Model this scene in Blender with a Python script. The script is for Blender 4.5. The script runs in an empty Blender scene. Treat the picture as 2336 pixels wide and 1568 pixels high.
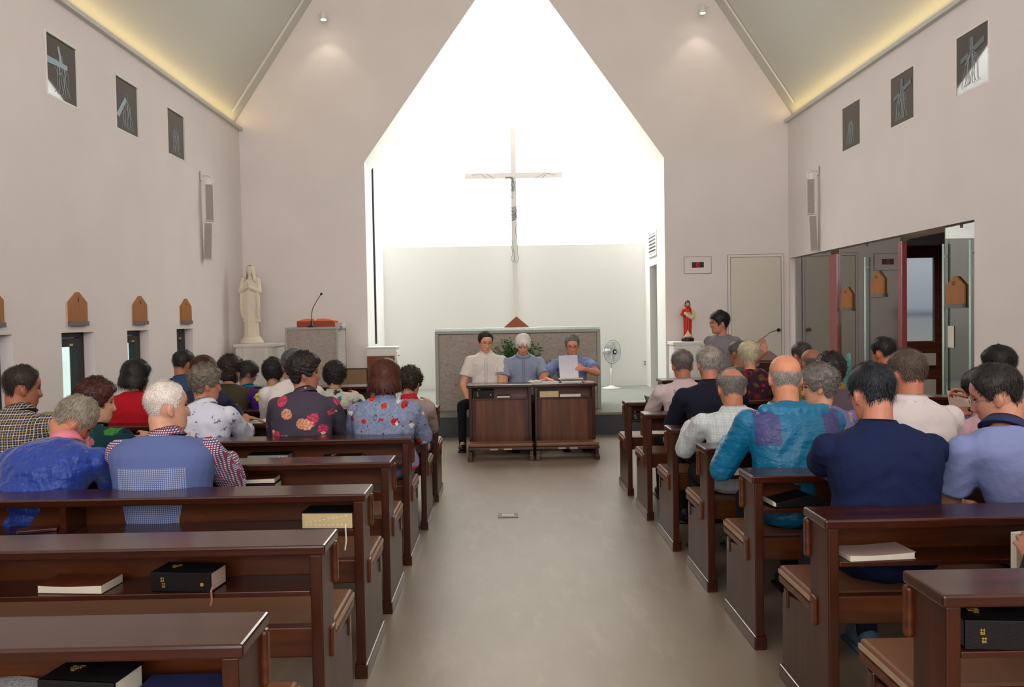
import bpy, bmesh, math, random
import numpy as np
from mathutils import Vector, Matrix, noise, Quaternion
random.seed(7)
S = bpy.context.scene
COL = S.collection
# ------------------------------------------------------------------ camera
FPX, CH = 1880.0, 1.47
YAW, PITCH, ROLL = 0.0102, 0.0309, 0.0172
_yaw, _pit = YAW, PITCH
FWD = Vector((math.sin(_yaw) * math.cos(_pit), math.cos(_yaw) * math.cos(_pit), -math.sin(_pit))).normalized()
_r = FWD.cross(Vector((0, 0, 1))).normalized(); _u = _r.cross(FWD)
RGT = _r * math.cos(ROLL) - _u * math.sin(ROLL); UPV = _r * math.sin(ROLL) + _u * math.cos(ROLL)
CAM = Vector((0, 0, CH))
cd = bpy.data.cameras.new('camera'); cam = bpy.data.objects.new('camera', cd); COL.objects.link(cam)
cam.matrix_world = Matrix(((RGT.x, UPV.x, -FWD.x, 0), (RGT.y, UPV.y, -FWD.y, 0), (RGT.z, UPV.z, -FWD.z, CH), (0, 0, 0, 1)))
cd.sensor_width = 36; cd.lens = 36 * FPX / 2336; cd.clip_start = 0.05; cd.clip_end = 200
S.camera = cam
# ------------------------------------------------------------------ world, exposure, daylight, added fill lamps
S.view_settings.view_transform = 'Standard'; S.view_settings.look = 'None'
S.view_settings.exposure = 0.0; S.view_settings.gamma = 1.0; S.view_settings.use_curve_mapping = False
w = bpy.data.worlds.new('sky'); S.world = w; w.use_nodes = True
w.node_tree.nodes['Background'].inputs[0].default_value = (0.86, 0.96, 0.93, 1)
w.node_tree.nodes['Background'].inputs[1].default_value = 1.6
try:
    S.cycles.use_denoising = True; S.cycles.denoiser = 'OPENIMAGEDENOISE'
    S.cycles.max_bounces = 7; S.cycles.diffuse_bounces = 4; S.cycles.glossy_bounces = 3
    S.cycles.transparent_max_bounces = 12; S.cycles.sample_clamp_indirect = 6
    S.cycles.caustics_reflective = False; S.cycles.caustics_refractive = False
except Exception: pass

def area(name, loc, tgt, sx, sy, power, col=(1, 1, 1), spread=None):
    l = bpy.data.lights.new(name, 'AREA'); l.shape = 'RECTANGLE'; l.size = sx; l.size_y = sy; l.energy = power; l.color = col
    if spread: l.spread = spread
    o = bpy.data.objects.new(name, l); COL.objects.link(o); o.location = loc
    o.rotation_euler = (Vector(tgt) - Vector(loc)).to_track_quat('-Z', 'Y').to_euler()
    o['kind'] = 'structure'
    return o
CX = 0.2065                                            # centre line of the nave
XL, XR, YF, YB = -3.85, 4.28, 12.30, -5.0            # side walls, front wall, back wall
ZW = 4.305                                            # wall top
area('daylight_apse', (CX, 14.0, 8.3), (CX, 14.0, 0), 4.2, 1.9, 680, (0.97, 0.985, 1.0))
area('rear_fill', (CX, -4.6, 3.2), (CX, 6, 2.8), 6.5, 4.2, 345, (1, 0.968, 0.962))  # added fill behind the camera
area('bounce_fill', (CX, -1.5, 2.9), (CX, 1.5, 9.0), 3.0, 3.0, 330, (1, 0.96, 0.95))  # added fill aimed up, stands in for light bounced off the ceiling
area('cove_strip_left', (XL + 0.02, 3.6, ZW + 0.055), (XL + 0.5, 3.6, ZW + 1.0), 0.03, 17.2, 19, (1, 0.73, 0.26))
area('cove_strip_right', (XR - 0.02, 3.6, ZW + 0.055), (XR - 0.5, 3.6, ZW + 1.0), 0.03, 17.2, 19, (1, 0.73, 0.26))
for _o in ('cove_strip_left', 'cove_strip_right'):
    _s = 1 if 'left' in _o else -1
    _z = Vector((-0.45 * _s, 0, -0.9)).normalized()      # lamp shines along -z of its frame
    _x = Vector((0, 1, 0)).cross(_z).normalized()
    bpy.data.objects[_o].rotation_euler = Matrix((_x, (0, 1, 0), _z)).transposed().to_euler()
area('side_room_fill', (6.2, 10.2, 2.35), (6.2, 10.2, 0), 1.6, 2.4, 45, (1, 0.93, 0.86))  # added lamp under the ceiling to brighten the view behind the glass

def P(px, py, x=None, y=None, z=None):
    d = FWD + RGT * ((px - 1168) / FPX) + UPV * ((784 - py) / FPX)
    if y is not None: t = (y - CAM.y) / d.y
    elif x is not None: t = (x - CAM.x) / d.x
    else: t = (z - CAM.z) / d.z
    return CAM + d * t

# ------------------------------------------------------------------ helpers
def lin(c):
    return tuple(((v / 255) / 12.92 if v / 255 <= 0.04045 else ((v / 255 + 0.055) / 1.055) ** 2.4) for v in c) + (1,)
class NT:
    def __init__(s, name):
        s.m = bpy.data.materials.new(name); s.m.use_nodes = True; s.t = s.m.node_tree
        s.b = s.t.nodes['Principled BSDF']; s.out = s.t.nodes['Material Output']; s._oc = None
    def n(s, typ, **kw):
        nd = s.t.nodes.new(typ)
        for k, v in kw.items():
            if k in nd.inputs.keys(): nd.inputs[k].default_value = v
            else: setattr(nd, k, v)
        return nd
    def l(s, a, b): s.t.links.new(a, b)
    def oc(s, scale=(1, 1, 1), rot=(0, 0, 0)):
        if s._oc is None: s._oc = s.n('ShaderNodeTexCoord')
        m = s.n('ShaderNodeMapping'); m.inputs['Scale'].default_value = scale; m.inputs['Rotation'].default_value = rot
        s.l(s._oc.outputs['Object'], m.inputs[0]); return m.outputs[0]
    def noise(s, vec, scale, detail=3, rough=0.5):
        n_ = s.n('ShaderNodeTexNoise'); n_.inputs['Scale'].default_value = scale; n_.inputs['Detail'].default_value = detail
        n_.inputs['Roughness'].default_value = rough; s.l(vec, n_.inputs['Vector']); return n_.outputs['Fac']
    def ramp(s, fac, stops, interp='LINEAR'):
        r = s.n('ShaderNodeValToRGB'); r.color_ramp.interpolation = interp
        e = r.color_ramp.elements
        while len(e) < len(stops): e.new(0.5)
        for i, (p, c) in enumerate(stops): e[i].position = p; e[i].color = c if len(c) == 4 else lin(c)
        s.l(fac, r.inputs[0]); return r.outputs[0]
    def mix(s, fac, a, b, typ='MIX'):
        m = s.n('ShaderNodeMix'); m.data_type = 'RGBA'; m.blend_type = typ
        for v, i in ((fac, 0), (a, 6), (b, 7)):
            if hasattr(v, 'is_output'): s.l(v, m.inputs[i])
            else: m.inputs[i].default_value = v
        return m.outputs[2]
    def math(s, op, a, b=0.5):
        m = s.n('ShaderNodeMath'); m.operation = op
        for v, i in ((a, 0), (b, 1)):
            if hasattr(v, 'is_output'): s.l(v, m.inputs[i])
            else: m.inputs[i].default_value = v
        return m.outputs[0]
    def bump(s, h, strength=0.3, dist=0.01):
        b = s.n('ShaderNodeBump'); b.inputs['Strength'].default_value = strength; b.inputs['Distance'].default_value = dist
        s.l(h, b.inputs['Height']); s.l(b.outputs[0], s.b.inputs['Normal'])
    def base(s, c):
        if hasattr(c, 'is_output'): s.l(c, s.b.inputs['Base Color'])
        else: s.b.inputs['Base Color'].default_value = c
    def rough(s, r): s.b.inputs['Roughness'].default_value = r
def plain(name, c, rough=0.6, metal=0, var=0.06, scale=20, bump=0.0, spec=0.5, coat=0):
    k = NT(name); c = lin(c)
    f = k.noise(k.oc(), scale, 3)
    lo = tuple(v * (1 - var) for v in c[:3]) + (1,); hi = tuple(min(1, v * (1 + var)) for v in c[:3]) + (1,)
    k.base(k.ramp(f, [(0.3, lo), (0.7, hi)])); k.rough(rough); k.b.inputs['Metallic'].default_value = metal
    k.b.inputs['Specular IOR Level'].default_value = spec; k.b.inputs['Coat Weight'].default_value = coat
    if bump: k.bump(k.noise(k.oc(), scale * 3, 4), bump, 0.004)
    return k.m
def wood(name, dark, light, axis=0, rough=0.25, coat=0.4, sc=1.0):
    k = NT(name); s3 = [22 * sc] * 3; s3[axis] = 1.6 * sc
    f = k.noise(k.oc(tuple(s3)), 1.0, 5, 0.6); f2 = k.noise(k.oc(), 2.2, 2)
    c = k.ramp(f, [(0.25, dark), (0.55, tuple((a + b) // 2 for a, b in zip(dark, light))), (0.8, light)])
    c = k.mix(k.ramp(f2, [(0.35, (1, 1, 1, 1)), (0.7, (0.72, 0.66, 0.62, 1))]), (0, 0, 0, 1), c) if False else c
    k.base(c); k.rough(rough); k.b.inputs['Coat Weight'].default_value = coat; k.b.inputs['Coat Roughness'].default_value = 0.16; k.b.inputs['Specular IOR Level'].default_value = .3
    k.bump(f, 0.05, 0.002); return k.m
def emit(name, c, st):
    k = NT(name); k.b.inputs['Base Color'].default_value = (0, 0, 0, 1)
    k.b.inputs['Emission Color'].default_value = lin(c); k.b.inputs['Emission Strength'].default_value = st; return k.m
def glass(name, tint=(0.85, 0.93, 0.9, 1), refl=1.0, ior=1.5):
    k = NT(name); g = k.n('ShaderNodeBsdfGlossy', Roughness=0.0); t = k.n('ShaderNodeBsdfTransparent', Color=tint)
    fr = k.n('ShaderNodeFresnel', IOR=ior); m = k.n('ShaderNodeMixShader')
    f = k.math('MULTIPLY', fr.outputs[0], refl)
    k.l(f, m.inputs[0]); k.l(t.outputs[0], m.inputs[1]); k.l(g.outputs[0], m.inputs[2]); k.l(m.outputs[0], k.out.inputs[0])
    return k.m
class MB:
    def __init__(s): s.v = []; s.f = []
    def add(s, vs, fs):
        o = len(s.v); s.v.extend([tuple(v) for v in vs]); s.f.extend([tuple(i + o for i in f) for f in fs]); return s
    def box(s, x0, x1, y0, y1, z0, z1, M=None):
        vs = [Vector((x, y, z)) for z in (z0, z1) for y in (y0, y1) for x in (x0, x1)]
        if M is not None: vs = [M @ v for v in vs]
        return s.add(vs, [(0, 2, 3, 1), (4, 5, 7, 6), (0, 1, 5, 4), (2, 6, 7, 3), (0, 4, 6, 2), (1, 3, 7, 5)])
    def prism(s, pts, a0, a1, axis='x'):
        def mk(p, a): return (a, p[0], p[1]) if axis == 'x' else ((p[0], a, p[1]) if axis == 'y' else (p[0], p[1], a))
        n = len(pts); vs = [mk(p, a0) for p in pts] + [mk(p, a1) for p in pts]
        return s.add(vs, [tuple(range(n))[::-1], tuple(range(n, 2 * n))] + [(i, (i + 1) % n, n + (i + 1) % n, n + i) for i in range(n)])
    def rings(s, R, cap=True, close=False):
        n = len(R[0]); vs = [v for r in R for v in r]; fs = []
        m = len(R)
        for i in range(m if close else m - 1):
            j = (i + 1) % m
            for k in range(n): fs.append((i * n + k, i * n + (k + 1) % n, j * n + (k + 1) % n, j * n + k))
        if cap and not close: fs.append(tuple(range(n))[::-1]); fs.append(tuple((m - 1) * n + k for k in range(n)))
        return s.add(vs, fs)
    def tube(s, pts, rad, n=10, cap=True, close=False):
        pts = [Vector(p) for p in pts]
        if not hasattr(rad, '__len__'): rad = [rad] * len(pts)
        R = []; prev = None
        for i, p in enumerate(pts):
            if close: t = pts[(i + 1) % len(pts)] - pts[i - 1]
            else: t = pts[min(i + 1, len(pts) - 1)] - pts[max(i - 1, 0)]
            if t.length < 1e-9: t = Vector((0, 0, 1))
            t.normalize()
            if prev is None: a = t.orthogonal().normalized()
            else:
                a = prev - t * prev.dot(t)
                a = a.normalized() if a.length > 1e-6 else t.orthogonal().normalized()
            prev = a; b = t.cross(a); r = rad[i]
            R.append([p + (a * math.cos(2 * math.pi * k / n) + b * math.sin(2 * math.pi * k / n)) * r for k in range(n)])
        return s.rings(R, cap, close)
    def ell(s, c, r, n=14, m=9, M=None):
        c = Vector(c); R = []
        for i in range(m + 1):
            th = math.pi * (i + 0.02 if i == 0 else (i - 0.02 if i == m else i)) / m
            ring = []
            for k in range(n):
                ph = 2 * math.pi * k / n
                v = Vector((r[0] * math.sin(th) * math.cos(ph), r[1] * math.sin(th) * math.sin(ph), -r[2] * math.cos(th)))
                if M is not None: v = M @ v
                ring.append(c + v)
            R.append(ring)
        return s.rings(R)
    def cap(s, a, b, ra, rb, n=12):
        a, b = Vector(a), Vector(b); d = b - a; L = d.length
        if L < 1e-6: return s.ell(a, (ra, ra, ra), n, 8)
        t = d / L; pts = []; rr = []
        for u in (0.05, 0.35, 0.7): pts.append(a - t * ra * math.cos(u * math.pi / 2)); rr.append(ra * math.sin(u * math.pi / 2) + 1e-4)
        pts.append(a); rr.append(ra); pts.append((a + b) / 2); rr.append((ra + rb) / 2); pts.append(b); rr.append(rb)
        for u in (0.7, 0.35, 0.05): pts.append(b + t * rb * math.cos(u * math.pi / 2)); rr.append(rb * math.sin(u * math.pi / 2) + 1e-4)
        return s.tube(pts, rr, n)
    def lathe(s, prof, c=(0, 0, 0), n=20):
        return s.rings([[(c[0] + r * math.cos(2 * math.pi * k / n), c[1] + r * math.sin(2 * math.pi * k / n), c[2] + z) for k in range(n)] for r, z in prof])
    def mesh(s, name):
        me = bpy.data.meshes.new(name); me.from_pydata(s.v, [], s.f); me.update(); return me
    def build(s, name, mat, parent=None, smooth=False, bevel=0, fix=True, auto=None):
        me = s.mesh(name)
        if fix:
            bm = bmesh.new(); bm.from_mesh(me); bmesh.ops.recalc_face_normals(bm, faces=bm.faces); bm.to_mesh(me); bm.free()
        if smooth: me.polygons.foreach_set('use_smooth', [True] * len(me.polygons))
        me.materials.append(mat); o = bpy.data.objects.new(name, me); COL.objects.link(o)
        if parent: o.parent = parent
        if bevel:
            b = o.modifiers.new('bevel', 'BEVEL'); b.width = bevel; b.segments = 2; b.limit_method = 'ANGLE'; b.angle_limit = 0.7
        return o
def tag(o, label=None, cat=None, group=None, kind=None):
    if label: o['label'] = label
    if cat: o['category'] = cat
    if group: o['group'] = group
    if kind: o['kind'] = kind
    return o
def thing(name, label, cat, loc=(0, 0, 0), rz=0, group=None):
    o = bpy.data.objects.new(name, None); o.empty_display_size = 0.1; COL.objects.link(o); o.location = loc; o.rotation_euler = (0, 0, rz)
    return tag(o, label, cat, group)
def struct(o): o['kind'] = 'structure'; return o
def copy_tree(o, loc, rz=None, label=None):
    c = o.copy(); COL.objects.link(c); c.location = loc
    if rz is not None: c.rotation_euler = (0, 0, rz)
    if label: c['label'] = label
    for ch in list(o.children):
        d = ch.copy(); COL.objects.link(d); d.parent = c
        for g in list(ch.children):
            e = g.copy(); COL.objects.link(e); e.parent = d
    return c
def sm(a, b, x):
    t = min(1, max(0, (x - a) / (b - a))); return t * t * (3 - 2 * t)

# ------------------------------------------------------------------ materials
M = {}
k = NT('wall_paint'); f = k.noise(k.oc(), 1.3, 3); k.base(k.ramp(f, [(0.3, (232, 223, 220)), (0.7, (238, 229, 226))])); k.rough(0.75); k.bump(k.noise(k.oc(), 160, 2), 0.04, 0.002); M['wall'] = k.m
M['apse'] = plain('apse_white', (238, 238, 233), 0.8, var=0.01)
M['ceil'] = plain('ceiling_paint', (212, 210, 202), 0.85, var=0.01)
k = NT('floor_concrete'); a = k.noise(k.oc((1, 0.5, 1)), 1.1, 5, 0.6); b = k.noise(k.oc((2.2, 0.6, 1), (0, 0, 0.6)), 2.4, 6, 0.75)
c = k.ramp(a, [(0.3, (134, 119, 103)), (0.7, (154, 140, 124))])
c = k.mix(k.ramp(b, [(0.52, (0, 0, 0, 1)), (0.66, (0.35, 0.35, 0.35, 1))]), c, lin((168, 156, 141)))
k.base(c); k.rough(0.40); k.bump(b, 0.05, 0.003); M['floor'] = k.m
M['stone'] = plain('grey_tile', (128, 131, 122), 0.5, var=0.05, scale=6)
k = NT('dark_granite'); f = k.noise(k.oc(), 120, 4); k.base(k.ramp(f, [(0.35, (48, 50, 54)), (0.7, (88, 90, 93))])); k.rough(0.6); M['granite'] = k.m
k = NT('chiselled_stone'); v = k.noise(k.oc((1, 1, 1.4), (0, 0.6, 0)), 26, 6, 0.7); f = k.noise(k.oc(), 240, 3)
k.base(k.mix(0.25, k.ramp(v, [(0.3, (142, 130, 120)), (0.42, (190, 176, 164)), (0.7, (208, 194, 182))]), k.ramp(f, [(0.3, (110, 104, 98)), (0.7, (225, 214, 202))]))); k.rough(0.9); k.bump(v, 1.0, 0.03); M['altar'] = k.m
M['altar_rim'] = plain('sawn_stone', (166, 165, 155), 0.7, var=0.05, scale=60)
M['wood'] = wood('dark_walnut', (38, 14, 5), (88, 37, 15), 0, .25, .45)
M['wood_v'] = wood('dark_walnut_upright', (42, 17, 7), (90, 43, 21), 2, .34, .12)
M['wood_in'] = wood('walnut_panel', (62, 28, 10), (122, 64, 28), 0, 0.34, .15)
M['door_wood'] = wood('red_door_wood', (96, 38, 14), (140, 62, 26), 2, 0.35, 0.2)
M['plaque'] = wood('light_plaque_wood', (150, 92, 40), (184, 122, 62), 2, 0.5, 0.0)
M['cushion'] = plain('tan_leather', (122, 82, 58), 0.45, var=0.05, scale=8)
M['piping'] = plain('pale_piping', (172, 148, 124), 0.5)
M['black'] = plain('black_leather', (14, 14, 16), 0.55, bump=0.3, scale=60, spec=0.3)
M['page'] = plain('page_paper', (226, 222, 205), 0.8, var=0.03)
M['page_y'] = plain('yellowed_paper', (205, 186, 140), 0.8, var=0.05)
M['white'] = plain('white_plastic', (230, 228, 222), 0.45, var=0.01)
M['gold'] = plain('gold_foil', (214, 178, 96), 0.35, metal=0.6)
M['dark'] = plain('dark_metal', (34, 36, 38), 0.4, metal=0.5)
M['chrome'] = plain('chrome', (200, 200, 200), 0.2, metal=1)
M['grey'] = plain('grey_metal', (112, 104, 98), 0.5, metal=0.2)

# ------------------------------------------------------------------ shell of the room
SL, SO = 1.50, 1.395
HW = (XR - XL) / 2; APX = ZW + HW * SL
def wall_with_holes(name, xw, thick, holes, y0, y1, z0, z1, mat):
    """side wall made of slabs around rectangular holes (ya, yb, za, zb) that share no y range unless stacked"""
    mb = MB(); ys = sorted({y0, y1} | {h[0] for h in holes} | {h[1] for h in holes}); xa, xb = sorted((xw, xw + thick))
    for a_, b_ in zip(ys[:-1], ys[1:]):
        hs = sorted([h for h in holes if h[0] <= a_ + 1e-6 and h[1] >= b_ - 1e-6], key=lambda h: h[2]); z = z0
        for h in hs:
            if h[2] > z: mb.box(xa, xb, a_, b_, z, h[2])
            z = h[3]
        if z < z1: mb.box(xa, xb, a_, b_, z, z1)
    return struct(mb.build(name, mat))
WY = [6.23, 7.52, 8.82, 10.11]                       # centres of the window bays
wy = lambda px, xw=None: P(px, 760, x=XL if xw is None else xw).y
WINL = [(a_, b_, 0.35, 1.408) for a_, b_ in ((wy(28) - 0.56, wy(28)), (wy(140), wy(215)), (wy(290), wy(340)), (wy(403), wy(440)))]
PYL = [wy(8) - 0.27, (wy(127) + wy(197)) / 2, (wy(282) + wy(331)) / 2, (wy(397) + wy(434)) / 2]; PYR = [(wy(a_, XR) + wy(b_, XR)) / 2 for a_, b_ in ((2180, 2256), (2033, 2086), (1925, 1963))]
PICL = [(y - 0.27, y + 0.27, 3.44, 4.00) for y in PYL]
PICR = [(y - 0.27, y + 0.27, 3.46, 4.02) for y in PYR]
wall_with_holes('wall_left', XL, -0.18, WINL + PICL, YB, YF + 0.5, -0.05, ZW, M['wall'])
GY0, GY1, GZ = P(2221, 700, x=XR).y - 0.012, 12.25, 2.29
wall_with_holes('wall_right', XR, 0.35, [(GY0, GY1, -0.05, GZ)] + PICR, YB, YF + 0.5, -0.05, ZW, M['wall'])
# front wall: gable with a gable-shaped opening
OW, OZ = 2.226, 3.817; OAP = OZ + OW * SO
TH = 0.66
def slab(pts, y0, y1, mb): mb.prism(pts, y0, y1, 'y')
mb = MB(); top = APX + 0.4
slab([(XL - 0.3, -0.05), (CX - OW, -0.05), (CX - OW, OZ), (CX - OW, top), (XL - 0.3, top)], YF, YF + TH, mb)
slab([(CX + OW, -0.05), (XR + 0.3, -0.05), (XR + 0.3, top), (CX + OW, top), (CX + OW, OZ)], YF, YF + TH, mb)
slab([(CX - OW, OZ), (CX, OAP), (CX, top), (CX - OW, top)], YF, YF + TH, mb)
slab([(CX, OAP), (CX + OW, OZ), (CX + OW, top), (CX, top)], YF, YF + TH, mb)
struct(mb.build('wall_front', M['wall']))
mb = MB().box(XL - 0.35, XR + 0.35, YB - 0.2, YB, -0.05, top); struct(mb.build('wall_back', M['wall']))
mb = MB().box(XL - 0.6, 8.4, YB - 0.2, YF + 0.3, -0.12, 0); struct(mb.build('floor', M['floor']))
# sloped ceiling
for nm, xs, sg in (('ceiling_left', XL - 0.05, 1), ('ceiling_right', XR + 0.05, -1)):
    nx, nz = -SL * sg, 1; L_ = math.hypot(nx, nz); nx, nz = nx / L_ * 0.2, nz / L_ * 0.2
    z0 = ZW + 0.13
    mb = MB().prism([(xs, z0), (CX, z0 + abs(CX - xs) * SL), (CX + nx * 0 , z0 + abs(CX - xs) * SL + 0.3), (xs + nx, z0 + nz)], YB, YF + 0.02, 'y')
    mb.box(min(xs, xs - 0.35 * sg), max(xs, xs - 0.35 * sg), YB, YF, ZW, z0 + 0.3)
    struct(mb.build(nm, M['ceil']))
# cove lips
for nm, xs, sg in (('trim_1', XL, 1), ('trim_2', XR, -1)):
    mb = MB(); a_, b_ = sorted((xs, xs + 0.055 * sg)); mb.box(a_, b_, YB, YF, ZW - 0.008, ZW)
    a_, b_ = sorted((xs + 0.047 * sg, xs + 0.055 * sg)); mb.box(a_, b_, YB, YF, ZW, ZW + 0.035)
    struct(mb.build(nm, M['ceil']))
# apse behind the opening
AY, AY2, AH = 14.05, 15.05, 8.6
LZ = 2.70
mb = MB().box(CX - OW - 0.3, CX + OW + 0.3, AY, AY + 0.12, -0.05, LZ); struct(mb.build('wall_apse_lower', M['apse']))
mb = MB().box(CX - OW - 0.3, CX + OW + 0.3, AY2, AY2 + 0.2, -0.05, AH).box(CX - OW - 0.3, CX + OW + 0.3, AY + 0.12, AY2, LZ - 0.1, LZ)
struct(mb.build('wall_apse_upper', M['apse']))
mb = MB().box(CX - OW - 0.2, CX - OW, YF + TH, AY2, -0.05, AH); struct(mb.build('wall_apse_left', M['apse']))
DY0, DY1 = 12.75 + 0.2, 13.62
mb = MB(); x0 = CX + OW
for a_, b_, za, zb in ((YF + TH, DY0, -0.05, AH), (DY1, AY2, -0.05, AH), (DY0, DY1, 2.28, AH)): mb.box(x0, x0 + 0.2, a_, b_, za, zb)
mb.box(x0 + 0.2, x0 + 1.2, DY0 - 0.1, DY0, 0.2, 2.4).box(x0 + 0.2, x0 + 1.2, DY1, DY1 + 0.1, 0.2, 2.4).box(x0 + 1.2, x0 + 1.3, DY0, DY1, 0.2, 2.4).box(x0 + 0.2, x0 + 1.2, DY0, DY1, 2.3, 2.4)
struct(mb.build('wall_apse_right', M['apse']))
mb = MB().box(CX - OW - 0.2, CX + OW + 0.2, YF + TH, AY2 + 0.2, AH, AH + 0.02); struct(mb.build('window_skylight', glass('skylight_glass', (0.95, 0.98, 0.97, 1), 0.5)))
# apse lining of the reveal (white paint inside the opening)
mb = MB(); r0 = 0.004
prof = [(CX - OW, 0.28), (CX - OW, OZ), (CX, OAP), (CX + OW, OZ), (CX + OW, 0.28)]
for (xa, za), (xb, zb) in zip(prof[:-1], prof[1:]):
    nx, nz = (zb - za), -(xb - xa); q = math.hypot(nx, nz); nx, nz = nx / q * r0, nz / q * r0
    mb.prism([(xa, za), (xb, zb), (xb + nx, zb + nz), (xa + nx, za + nz)], YF + 0.001, YF + TH, 'y')
struct(mb.build('trim_3', M['apse']))
mb = MB().box(CX - OW + 0.002, CX - OW + 0.03, YF + TH, YF + TH + 0.05, 1.1, OZ + 0.05)
struct(mb.build('trim_4', M['dark']))
# platform
PY, PZ = 10.20, 0.28
mb = MB().box(XL, XR, PY, AY, 0, PZ - 0.03); struct(mb.build('platform', M['granite']))
mb = MB().box(XL, XR, PY - 0.02, AY, PZ - 0.03, PZ); struct(mb.build('platform_top', M['stone']))
bpy.data.objects['platform'].name = 'floor_platform'; bpy.data.objects['platform_top'].name = 'floor_platform_paving'
# track trims on the ceiling next to the front wall
for nm, xs, sg in (('trim_5', XL, 1), ('trim_6', XR, -1)):
    mb = MB(); x1 = CX - 0.1 * sg
    mb.tube([(xs + 0.02 * sg, YF - 0.32, ZW + 0.13 + 0.07 * SL - 0.03), (x1, YF - 0.32, ZW + 0.13 + (abs(x1 - xs) + 0.05) * SL - 0.03)], 0.018, 4)
    struct(mb.build(nm, M['white']))
for px, py, lab, sg in ((738, 45, 'white track spotlight lit on the left ceiling slope', 1), (1603, 30, 'white track spotlight lit on the right ceiling slope', -1)):
    p = P(px, py, y=YF - 0.32)
    t = thing('track_spotlight', lab, 'spotlight', p, 0, 'ceiling spotlights')
    xs = XL if sg == 1 else XR
    t_arm = Vector((-0.085 * sg, 0, 0.085))
    MB().tube([t_arm, (-0.03 * sg, 0, 0.06), (-0.01 * sg, 0, 0.05)], 0.012, 8).build('arm', M['white'], t, True)
    MB().lathe([(0.040, 0.0), (0.042, 0.004), (0.042, 0.11), (0.036, 0.118), (0.002, 0.118)], n=20).build('housing', M['white'], t, True)
    MB().lathe([(0.001, -0.004), (0.036, -0.004), (0.039, 0.001), (0.001, 0.001)], n=20).build('bulb', emit('spot_bulb', (255, 244, 220), 30), t)
    l = bpy.data.lights.new('spot_beam', 'SPOT'); l.energy = 4; l.spot_size = 1.5; l.spot_blend = 0.6; l.color = (1, 0.85, 0.68); l.shadow_soft_size = 0.03
    lo = bpy.data.objects.new('spot_beam', l); COL.objects.link(lo); lo.parent = t; lo.location = (0, 0, -0.02); lo.rotation_euler = (math.radians(18), 0, 0)
# ------------------------------------------------------------------ engraved station panes high on the side walls
pane_m = NT('dark_station_glass'); pane_m.base(lin((62, 60, 55))); pane_m.rough(0.03); pane_m.b.inputs['Specular IOR Level'].default_value = 0.9
etch = plain('etched_line', (176, 186, 190), 0.7); etch2 = plain('etched_beam', (160, 186, 198), 0.6); etch3 = plain('etched_faint_beam', (104, 116, 120), 0.6)
def squig(mb, pts, x, r=0.0035):
    pts = [Vector((x, a, b)) for a, b in pts]
    out = []
    for i in range(len(pts) - 1):
        p0, p1, p2, p3 = pts[max(i - 1, 0)], pts[i], pts[i + 1], pts[min(i + 2, len(pts) - 1)]
        for j in range(5):
            u = j / 5; out.append(0.5 * ((2 * p1) + (p2 - p0) * u + (2 * p0 - 5 * p1 + 4 * p2 - p3) * u * u + (3 * p1 - p0 - 3 * p2 + p3) * u ** 3))
    out.append(pts[-1]); mb.tube(out, r, 5)
def figure(mb, x, w_, h_, kind, rs):
    # a robed line figure inside a w_ x h_ pane, u across, v up
    rr = random.Random(rs)
    def g(u, v): return (u * w_, v * h_)
    for i in range(13):
        u0 = -0.12 + 0.024 * i; j1, j2, j3 = [rr.uniform(-0.05, 0.05) for _ in range(3)]
        top_ = 0.12 + rr.uniform(-0.05, 0.03)
        squig(mb, [g(u0 * 0.5, top_), g(u0 + j1, 0.0), g(u0 * 1.3 + j2, -0.18), g(u0 * 1.6 + j3, -0.36), g(u0 * 1.9 + j1, -0.42)], x, 0.0013)
    squig(mb, [g(-0.05, 0.14), g(-0.06, 0.2), g(0.0, 0.25), g(0.06, 0.2), g(0.045, 0.14), g(0.0, 0.11), g(-0.05, 0.14)], x, 0.0014)
    squig(mb, [g(-0.07, 0.1), g(-0.2, 0.02), g(-0.1, -0.08), g(0.02, -0.03)], x, 0.0014)
    squig(mb, [g(0.07, 0.1), g(0.18, 0.0), g(0.1, -0.1)], x, 0.0014)
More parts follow.
